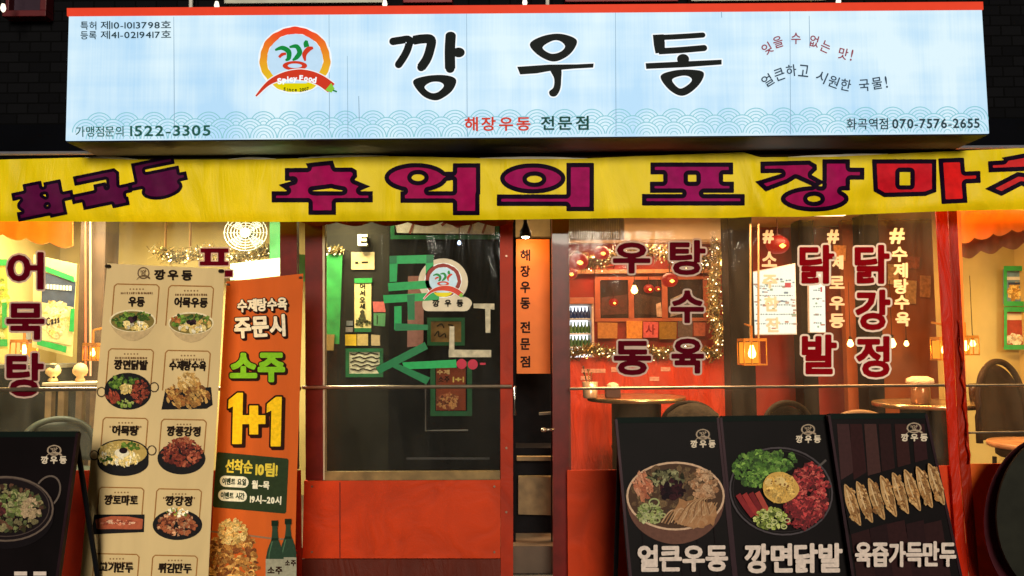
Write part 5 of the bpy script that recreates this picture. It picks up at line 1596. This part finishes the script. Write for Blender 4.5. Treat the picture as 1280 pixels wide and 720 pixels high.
CH = mat('1a1612', .5, noise=.25, scale=12)
def chair(px, py_top, Y, w, lab, rotz=0, mm=CH):
    p = at(px, py_top, Y); base = Vector((p.x, Y, FZ)); H = p.z - FZ
    t = thing('chair', lab, 'chair', base, 'round backed chairs in the shop')
    ca, sa = math.cos(rotz), math.sin(rotz)
    def T(x, y, z): return Vector((base.x + x * ca - y * sa, base.y + x * sa + y * ca, FZ + z))
    sz = min(.46, H * .5); W_ = w / 2
    g = MB()
    arc = [T(W_ * math.cos(u), .02 * math.sin(u), sz + .05 + (H - sz - .07) * max(0, math.sin(u)) ** .55) for u in [math.pi * i / 24 for i in range(25)]]
    g.tube(arc, .02, mm, 10); g.build('back_frame', t, smooth=True)
    g = MB(); V, F = [], []
    n, k = 24, 6
    for i in range(n + 1):
        u = math.pi * i / n
        for j in range(k + 1):
            f = j / k
            V.append(T(W_ * .94 * math.cos(u), .02 * math.sin(u) + .05 * (1 - math.cos(u) ** 2) * .6, sz + .06 + (H - sz - .10) * max(0, math.sin(u)) ** .55 * f))
    for i in range(n):
        for j in range(k): F.append((i * (k + 1) + j, i * (k + 1) + j + 1, (i + 1) * (k + 1) + j + 1, (i + 1) * (k + 1) + j))
    g.add(V, F, mm); o = g.build('backrest', t, smooth=True)
    md = o.modifiers.new('thick', 'SOLIDIFY'); md.thickness = .02
    g = MB(); g.lathe([(W_ * .9, sz - .03), (W_ * .98, sz - .015), (W_ * .98, sz + .02), (W_ * .85, sz + .04), (.001, sz + .045)], T(0, -W_ * .9, -FZ) + Vector((0, 0, FZ)), mm, 28); g.build('seat', t, smooth=True)
    for sx in (-1, 1):
        for yy in (-.05, -W_ * 1.7):
            g = MB(); g.tube([T(sx * W_ * .75, yy, sz - .03), T(sx * W_ * .9, yy, 0)], .013, BK, 8); g.build('leg', t)
    return t
chair(1250, 448, .85, .52, 'big round backed dark chair at the corner window, behind the steel table', .5, mat('2c1e14', .45, noise=.3, scale=10))
chair(985, 500, 1.0, .42, 'dark round backed chair behind the middle food board', .4)
chair(1076, 512, .9, .42, 'dark round backed chair behind the dumpling board', -.2, mat('6a5238', .45, noise=.3, scale=10))
chair(862, 500, 1.25, .40, 'dark chair beside the steel table with a coat over its back', 2.9)
chair(74, 520, .8, .42, 'grey green round backed chair in the cream side room beside the cream menu banner', .6, mat('343a30', .5, noise=.3, scale=10))
chair(20, 530, 1.1, .42, 'dark grey chair deeper inside the cream side room', -.3, mat('24261f', .5, noise=.3, scale=10))
g = MB()
p = at(866, 506, 1.05)
R = random.Random(8)
prof = [(.20, -.45), (.22, -.3), (.21, -.16), (.17, -.06), (.10, -.01), (.03, .01)]
g.lathe(prof, p, mat('2a2620', .8, noise=.3, bump=.8, scale=14), 22, 1, .45)
tag(g.build('coat', smooth=True), 'dark coat draped over the chair back beside the steel table', 'coat')

# ---- cream side room: posters, shelf and bowls
def frame_tape(c, q, w, m):
    for a, b_ in zip(q, q[1:] + q[:1]): c.poly(thick([a, b_], w), m)
GTP = mat('2a9a48', .45, noise=.15, scale=30)
S = vplane(1.02)
t = thing('poster', 'pale beer poster with green tape strips beside the brown column', 'poster', S(70, 445))
m = MB(S); m.slab([(42, 318), (96, 330), (90, 446), (40, 434)], .003, mat('c8bc78', .6, noise=.12)); pp = m.build('sheet', t)
c = MB(S); c.k = 6
c.poly([(53, 340), (95, 352), (92, 392), (52, 386)], mat('3a4456', .5, noise=.25, scale=20)); c.poly([(52, 378), (92, 384), (90, 432), (48, 424)], mat('c8bc80', .6, noise=.25, scale=25))
c.blobs(70, 398, 17, 22, 60, 3, 6, [mat(h, .6, noise=.2) for h in ('d8c07a', 'c8a85a', 'e0d098', 'b8b080')], 201)
for i in range(9): c.ch('라면가게맛집대박면'[i], 56 + i * 4.2, 357 + i * .5, 4, 6.5, mat('d8d8c8', .5), .5) if i < 0 else c.poly(R4(55 + i * 4, 355 + i * .3, 58 + i * 4, 361 + i * .3), mat('d8d8c8', .5))
c.text('Cass', 58, 75, 400, 13, mat('14141c', .5), .7, slope=-.25, skew=.2)
c.build('picture', pp)
c = MB(S); c.k = 20
for q in ([(54, 331), (93, 346), (94, 353), (54, 338)], [(47, 424), (84, 433), (83, 441), (47, 431)], [(89, 386), (94, 386), (93, 415), (87, 414)]): c.poly(q, GTP)
c.build('tape', pp)
S = vplane(1.0)
t = thing('poster', 'yellow green poster with green tape partly cut off beside the maroon letters', 'poster', S(-8, 440))
m = MB(S); m.slab([(-30, 324), (9, 324), (10, 436), (-30, 436)], .003, mat('b8b050', .6, noise=.2)); pp = m.build('sheet', t)
c = MB(S); c.k = 6; c.blobs(-6, 380, 14, 46, 60, 4, 8, [mat(h, .6, noise=.2) for h in ('c8c060', 'a8b040', 'd8d088', '88a038')], 205)
for q in (R4(-30, 324, 9, 332), R4(-30, 424, 10, 433), R4(3, 378, 9, 410)): c.poly(q, GTP)
c.build('picture', pp)
g = MB(vplane(1.5)); g.slab([(13, 296), (33, 296), (33, 460), (13, 460)], .06, mat('8a8c88', .6, noise=.2)); tag(g.build('upright_board'), 'pale grey upright panel behind the maroon letters of the window beside the cream menu', 'panel')
# beer and food posters in the corner window
S = vplane(1.70)
def corner_poster(q, cc, lab, art):
    t = thing('poster', lab, 'poster', S((q[0] + q[2]) / 2, q[3]))
    m = MB(S); m.slab(R4(*q), .003, mat(cc, .6, noise=.2, scale=30)); pp = m.build('sheet', t)
    c = MB(S); c.k = 6; art(c); c.build('picture', pp)
    c = MB(S); c.k = 120
    x0, y0, x1, y1 = q
    c.poly(R4(x0 - 3, y0 - 3, x1 + 3, y0 + 3), GTP); c.poly(R4(x0 - 3, y1 - 3, x1 + 3, y1 + 3), GTP); c.poly(R4(x0 - 3, y0 + 3, x0 + 1, y1 - 3), GTP); c.build('tape', pp)
corner_poster((1254, 336, 1281, 380), '6a8ca0', 'blue beer poster with green tape in the corner window, above the red one', lambda c: (c.blobs(1268, 365, 8, 10, 24, 3, 5, [mat(h, .6) for h in ('c8a050', 'd8b868', 'b08030')], 401), c.poly(R4(1258, 346, 1276, 350), mat('d8d8d0', .6)), c.poly(R4(1260, 353, 1275, 356), mat('2a3a5a', .6))))
corner_poster((1254, 387, 1281, 434), 'a03a24', 'red food poster with green tape in the corner window, below the blue one', lambda c: (c.poly(R4(1256, 392, 1279, 400), mat('d8c8a0', .6)), c.blobs(1268, 424, 10, 6, 24, 3, 5, [mat(h, .6) for h in ('d8c8a8', 'c8a880', 'e0d8c0')], 402)))
# cupboard below
t = thing('counter', 'dark grey counter along the cream side room below the posters', 'counter', at(50, 560, .95))
m = MB(); a, d = at(-120, 462, .95), at(68, 462, .95); m.box(a.x, .95, FZ, d.x, 1.3, a.z, mat('1c1c18', .6, noise=.25)); m.build('body', t, bevel=.005)
m = MB(); m.box(a.x - .01, .93, a.z + .002, d.x + .01, 1.31, a.z + .03, mat('57564a', .5)); m.build('worktop', t, bevel=.004)
t = thing('shelf_unit', 'pale wooden shelf stand holding two bowls in the cream side room', 'shelf', at(95, 560, .9))
a, d = at(58, 478, .9), at(140, 474, .9)
m = MB(); m.box(a.x, .85, a.z - .02, d.x, 1.1, a.z, mat('c8b890', .5)); m.build('shelf_board', t, bevel=.003)
m = MB()
for px in (62, 78, 100, 118, 136):
    q = at(px, 480, .93); m.box(q.x - .02, .92, FZ, q.x + .02, .97, a.z - .022, mat('8a7450', .6, noise=.25))
m.build('upright', t)
for px, cc, lab in ((66, 'd0b078', 'pale clay bowl tipped up on the shelf stand, below the beer poster'), (100, 'b89468', 'brown clay bowl tipped up on the shelf stand, by the brown column')):
    q = at(px, 476, .97); g = MB(); rr = 8.5 * 5.3 / 1000
    g.lathe([(rr * .6, 0), (rr * .7, .01), (rr * .45, .03), (rr * 1.0, .055), (rr * 1.05, .075), (rr * .8, .105), (rr * .3, .12), (.001, .122)], Vector((q.x, q.y, a.z + .002)), mat(cc, .5, noise=.2), 20)
    tag(g.build('clay_bowl', smooth=True), lab, 'bowl', 'clay bowls on the shelf stand')
# beams, round lamp and green strips in the left window
g = MB()
for px, w in ((205, 2.2), (236, 2.2)): g.pbox(px, 268, px + w, 315, 1.55, .03, mat('8a6434', .6))
tag(g.build('wall_batten'), 'pair of brown wall battens above the cream menu banner', 'batten')
t = thing('ceiling_fan', 'round clear fan housing under the ceiling above the orange promotion banner', 'fan', at(307, 292, 1.2))
p = at(307, 291, 1.15); rr = 27 * 5.5 / 1000
g = MB()
for k_ in range(6):
    R_ = rr * (1 - k_ * .15); g.tube([(p.x + R_ * math.cos(u), 1.15, p.z + R_ * .85 * math.sin(u)) for u in [2 * math.pi * i / 28 for i in range(29)]], .004, mat('7c8074', .4, metal=.5), 6)
for k_ in range(12):
    u = 2 * math.pi * k_ / 12; g.tube([(p.x + rr * .2 * math.cos(u), 1.15, p.z + rr * .17 * math.sin(u)), (p.x + rr * math.cos(u), 1.15, p.z + rr * .85 * math.sin(u))], .003, mat('7c8074', .4, metal=.5), 6)
g.build('guard', t)
g = MB(); g.tube([(p.x, 1.14, p.z), (p.x, 1.3, p.z)], rr * .25, mat('70706a', .5)); g.tube([(p.x, 1.3, p.z), (p.x, 1.34, CEIL)], .012, mat('70706a', .5)); g.build('motor', t)
g = MB()
for k_ in range(4):
    u = math.pi / 4 + math.pi / 2 * k_; g.add([(p.x, 1.18, p.z), (p.x + rr * .85 * math.cos(u - .3), 1.17, p.z + rr * .75 * math.sin(u - .3)), (p.x + rr * .85 * math.cos(u + .3), 1.2, p.z + rr * .75 * math.sin(u + .3))], [(0, 1, 2)], mat('8a9086', .5))
o = g.build('blade', t); md = o.modifiers.new('thick', 'SOLIDIFY'); md.thickness = .004
GLP = mat('4a9a5a', .6, noise=.15)
g = MB(vplane(1.4)); g.slab([(337, 268), (352, 268), (352, 345), (337, 345)], .02, GLP); tag(g.build('green_strip'), 'pale green taped strip beside the fan, next to the dark red post', 'panel')
g = MB(vplane(1.0)); g.slab([(288, 330), (352, 322), (352, 350), (288, 350)], .02, mat('b8d0a8', .6)); tag(g.build('wall_sign'), 'pale green board peeking above the orange promotion banner', 'board')
g = MB(vplane(.6)); g.slab([(370, 318), (384, 318), (384, 352), (370, 352)], .01, mat('48a860', .5)); tag(g.build('green_strip'), 'short green strip seen through the slot beside the sliding door', 'panel')
g = MB(vplane(1.2)); g.slab([(404, 318), (428, 318), (424, 430), (402, 430)], .01, mat('2a7a34', .6, noise=.25)); tag(g.build('green_strip'), 'long green cloth strip on the notice wall behind the door glass', 'panel')
g = MB(vplane(1.19)); g.slab([(403, 418), (418, 418), (417, 438), (403, 438)], .01, mat('8a6a34', .6, noise=.25)); tag(g.build('wall_plate'), 'small brown plate at the end of the green cloth strip', 'plate')

# ---- notices on the wall behind the sliding door
def note(q, Y, cc, lab, name='notice', cat='notice', deco=None, group=None):
    S = vplane(Y); g = MB(S); g.slab(q, .003, mat(cc, .7, noise=.14, scale=40)); g.k = 5
    if deco: deco(g)
    return tag(g.build(name), lab, cat, group)
DKI = mat('2a2418', .6)
Yn, Yd = 1.24, 1.04
note(R4(439, 315, 468, 337), Yn, 'b8a070', 'square cream paper notice under the small letter block', deco=lambda c: [c.poly(R4(444, 327, 448, 330), DKI), c.poly(R4(452, 327, 460, 329), DKI)])
t = thing('letter_block', 'white raised letter E casting a shadow high on the notice wall', 'letter', at(453, 306, 1.2))
g = MB(vplane(1.17)); W_ = mat('d8d0b0', .5)
for q in (R4(447, 293, 451, 307), R4(451.2, 293, 459, 296), R4(451.2, 298.5, 458, 301.5), R4(451.2, 304, 459, 307)): g.slab(q, .06, W_)
g.build('letter', t)
def wel(c):
    for i, ch_ in enumerate('어서오세요'): c.ch(ch_, 453, 358 + i * 8.3, 7, 7, DKI, .7)
    c.poly([(453, 386), (456, 394), (459, 403), (447, 403), (450, 394)], mat('3a3418', .6)); c.blobs(453, 403, 9, 5, 14, 1.6, 3, [mat('4a4a24', .6), mat('2a2a14', .6)], 301)
note(R4(443, 352, 464, 410), Yn, 'cdb878', 'tall narrow cream welcome poster with vertical writing and a small tree', 'poster', 'poster', wel)
note([(443, 348), (465, 347.5), (465, 353.5), (443, 354)], Yn - .005, '2a8a3c', 'green tape strip holding the top of the welcome poster', 'tape', 'tape')
note(R4(443, 410, 464, 415), Yn - .005, '1c5a2c', 'dark green tape strip holding the bottom of the welcome poster', 'tape', 'tape')
note([(466, 377), (480, 377), (482, 390), (467, 390)], Yd + .16, 'b8584e', 'small pink notice beside the welcome poster')
note([(467, 391.5), (482, 391.5), (481, 408), (467, 407)], Yd + .16, '4a7a4a', 'small green notice under the pink one', deco=lambda c: [c.poly(R4(471, 394 + i * 0, 472, 405), DKI) for i in range(1)])
note(R4(433, 401, 441, 407), Yn, '6a6a68', 'tiny grey tag beside the welcome poster, upper of two', group='tiny tags on the notice wall')
note(R4(432, 409, 441, 415), Yn, '7a7068', 'tiny grey tag beside the welcome poster, lower of two', group='tiny tags on the notice wall')
note(R4(431.5, 418, 445.5, 432), Yn, 'c8a020', 'square bright yellow note under the tiny tags')
note(R4(446.5, 417.5, 460, 432), Yn, 'b89a5a', 'square tan note beside the bright yellow one')
note([(464, 418), (475, 419), (475, 432), (464, 432)], Yd + .16, 'b0946a', 'small crumpled beige note beside the tan one')
def hand(c):
    for i in range(5):
        y = 442 + i * 5; c.line(spline([(438 + 5 * k + (i % 2) * 2, y + 1.3 * math.sin(k * 2.1 + i)) for k in range(8)], False, 3), 1.6, DKI)
note(R4(436, 439.5, 475, 467), Yn - .004, 'c0b898', 'handwritten white notice in a green tape frame, by the arrow head', deco=hand)
def tapeframe(q, w, Y, lab):
    g = MB(vplane(Y)); x0, y0, x1, y1 = q; GF = mat('1a5a30', .5, noise=.2)
    for r_ in (R4(x0, y0, x1, y0 + w), R4(x0, y1 - w, x1, y1), R4(x0, y0 + w, x0 + w, y1 - w), R4(x1 - w, y0 + w, x1, y1 - w)): g.slab(r_, .002, GF)
    tag(g.build('masking_tape'), lab, 'tape')
tapeframe((432, 435.5, 479, 471.5), 4.5, Yn - .008, 'green tape frame round the handwritten notice')
# top cloth banner
def topb(c):
    for x, h in ((515, 1), (588, 1), (606, 1)):
        c.line(spline([(x + 4, 272), (x, 284), (x - 3, 292)], False, 4), 3, mat('8a5040', .6))
    c.line(spline([(552, 282), (560, 277), (572, 283), (578, 279)], False, 4), 3.6, mat('8a3a30', .6))
note([(490, 262), (620, 262), (618, 293), (496, 291)], Yd, 'd0c8b4', 'white cloth banner with brush strokes hung at the top of the dark wall', 'wall_banner', 'banner', topb)
tapeframe((488, 266, 624, 299), 5, Yd - .006, 'green tape frame round the white cloth banner')
def cork(c):
    c.line(spline([(546, 408), (552, 405), (555, 410)], False, 4), 1.8, DKI); c.line(spline([(560, 406), (566, 407), (562, 411)], False, 4), 1.8, DKI)
    c.line(spline([(543, 420), (548, 414), (549, 421), (556, 417), (557, 422)], False, 4), 1.8, DKI)
note(R4(538, 402, 577, 428), Yd, '8a6a38', 'brown card with brush writing in a green tape frame, under the emblem sticker', deco=cork)
tapeframe((534, 397, 581, 432), 4.5, Yd - .006, 'green tape frame round the brown card')
def food_(c):
    c.text('수제', 546, 562, 465, 6, mat('d8b070', .6), .6); c.text('1+1', 566, 580, 474, 9, mat('e0c060', .6), .8); c.text('소주', 548, 562, 474, 8, mat('2a1a10', .6), .6)
    c.blobs(560, 501, 13, 9, 40, 2, 4, [mat(h, .6) for h in ('a8603c', 'c08850', '7a4028')], 311, 1.4)
note(R4(545, 460, 582, 513), Yd, '8a3c1c', 'orange promotion poster in a green tape frame, low behind the door glass', 'poster', 'poster', food_)
tapeframe((538, 452, 590, 520), 6, Yd - .006, 'green tape frame round the low orange poster')
note([(510, 345), (530, 345), (529, 432), (509, 434)], Yd, '9a6a60', 'pale pink paper strip on the dark wall, behind the green tape word')
note(R4(514, 452, 524, 454), Yd, '4a3a30', 'thin brown strip on the dark wall, crossed by the tape arrow')
g = MB(); a, d = at(532, 478, .8), at(585, 538, .8)
g.tube([a, Vector((a.x, .8, d.z)), d], .006, mat('6a6a68', .4, metal=.6)); tag(g.build('wire_bracket'), 'thin bent metal bracket low on the dark wall behind the door glass', 'bracket')
note(R4(508, 572, 612, 574.5), Yd - .3, '4a4a48', 'thin pale rail low behind the door glass', 'rail', 'rail')
bare_bulb(574, 304, 2.2, .9, 'tiny bluish white light above the emblem sticker', 'b8d0ff', 9)

# ================================================================== NARROW DOORWAY
t = thing('hanging_sign', 'narrow orange hanging sign with vertical dark lettering in the doorway', 'sign', at(667, 467, .35))
S = vplane(.35)
m = MB(S); m.slab([(645, 299), (687, 299), (688, 467), (646, 467)], .03, mat('d06a1c', .5, noise=.1, scale=6), mat('5a2a0c', .5)); pn = m.build('panel', t, bevel=.003)
c = MB(S); c.k = 6
for ch_, y in (('해', 319), ('장', 339), ('우', 359), ('동', 379), ('전', 409), ('문', 430), ('점', 452)): c.ch(ch_, 656.5, y, 12.5, 14.5, mat('241008', .5), .95)
c.build('lettering', pn)
t = thing('wall_lamp', 'black shaded lamp shining down on the narrow orange hanging sign', 'lamp', at(657, 296, .25))
p = at(657, 296, .22)
g = MB(); g.lathe([(.035, 0), (.034, .03), (.02, .055), (.012, .08), (.010, .20)], p, mat('141414', .4), 18); g.build('shade', t, smooth=True)
g = MB(); g.lathe([(.001, -.012), (.02, -.006), (.024, .004), (.02, .01)], p, glow('fff0c8', 14), 14); g.build('bulb', t, smooth=True)
lamp('shade_lamp', 'POINT', p + Vector((.0, -.01, -.06)), 2.6, (1, .7, .36), t, .02)
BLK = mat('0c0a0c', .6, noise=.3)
g = MB(vplane(.95)); g.slab([(634, 262), (700, 262), (700, 600), (634, 600)], .04, BLK); tag(g.build('dark_backdrop'), 'black panel added at the end of the narrow doorway for its dark interior', 'curtain')  # black panel standing for the dark interior
g = MB(vplane(.40)); g.slab([(636, 262), (644, 262), (645, 800), (636, 800)], .05, BLK); g.slab([(688.5, 262), (697, 262), (697, 800), (689.5, 800)], .05, BLK); g.slab([(644.5, 262), (688, 262), (688, 297), (644.5, 297)], .03, mat('8a7a58', .6, noise=.2)); tag(g.build('doorway_surround'), 'black inner frame round the narrow doorway, pale panel over the lamp', 'doorway')
WOOD = mat('6a5638', .55, noise=.35, scale=12)
t = thing('step_shelf', 'dark low shelf with worn brown boards inside the narrow doorway', 'shelf', at(668, 720, .7))
S = vplane(.55)
for q in ([(646, 571), (690, 571), (690, 576), (646, 576)], [(648, 596), (690, 596), (690, 644), (648, 643)], [(648, 674), (690, 674), (690, 691), (648, 690)]):
    m = MB(S); m.slab(q, .05, WOOD); m.build('board', t, bevel=.003)
m = MB(vplane(.62)); m.slab([(640, 560), (698, 560), (698, 800), (640, 800)], .25, BLK); m.build('body', t)
g = MB(vplane(.5)); g.slab([(674, 516), (690, 515), (690, 518), (674, 519)], .03, mat('6a6050', .5)); tag(g.build('wall_hook'), 'small pale metal hook plate inside the narrow doorway', 'hook')
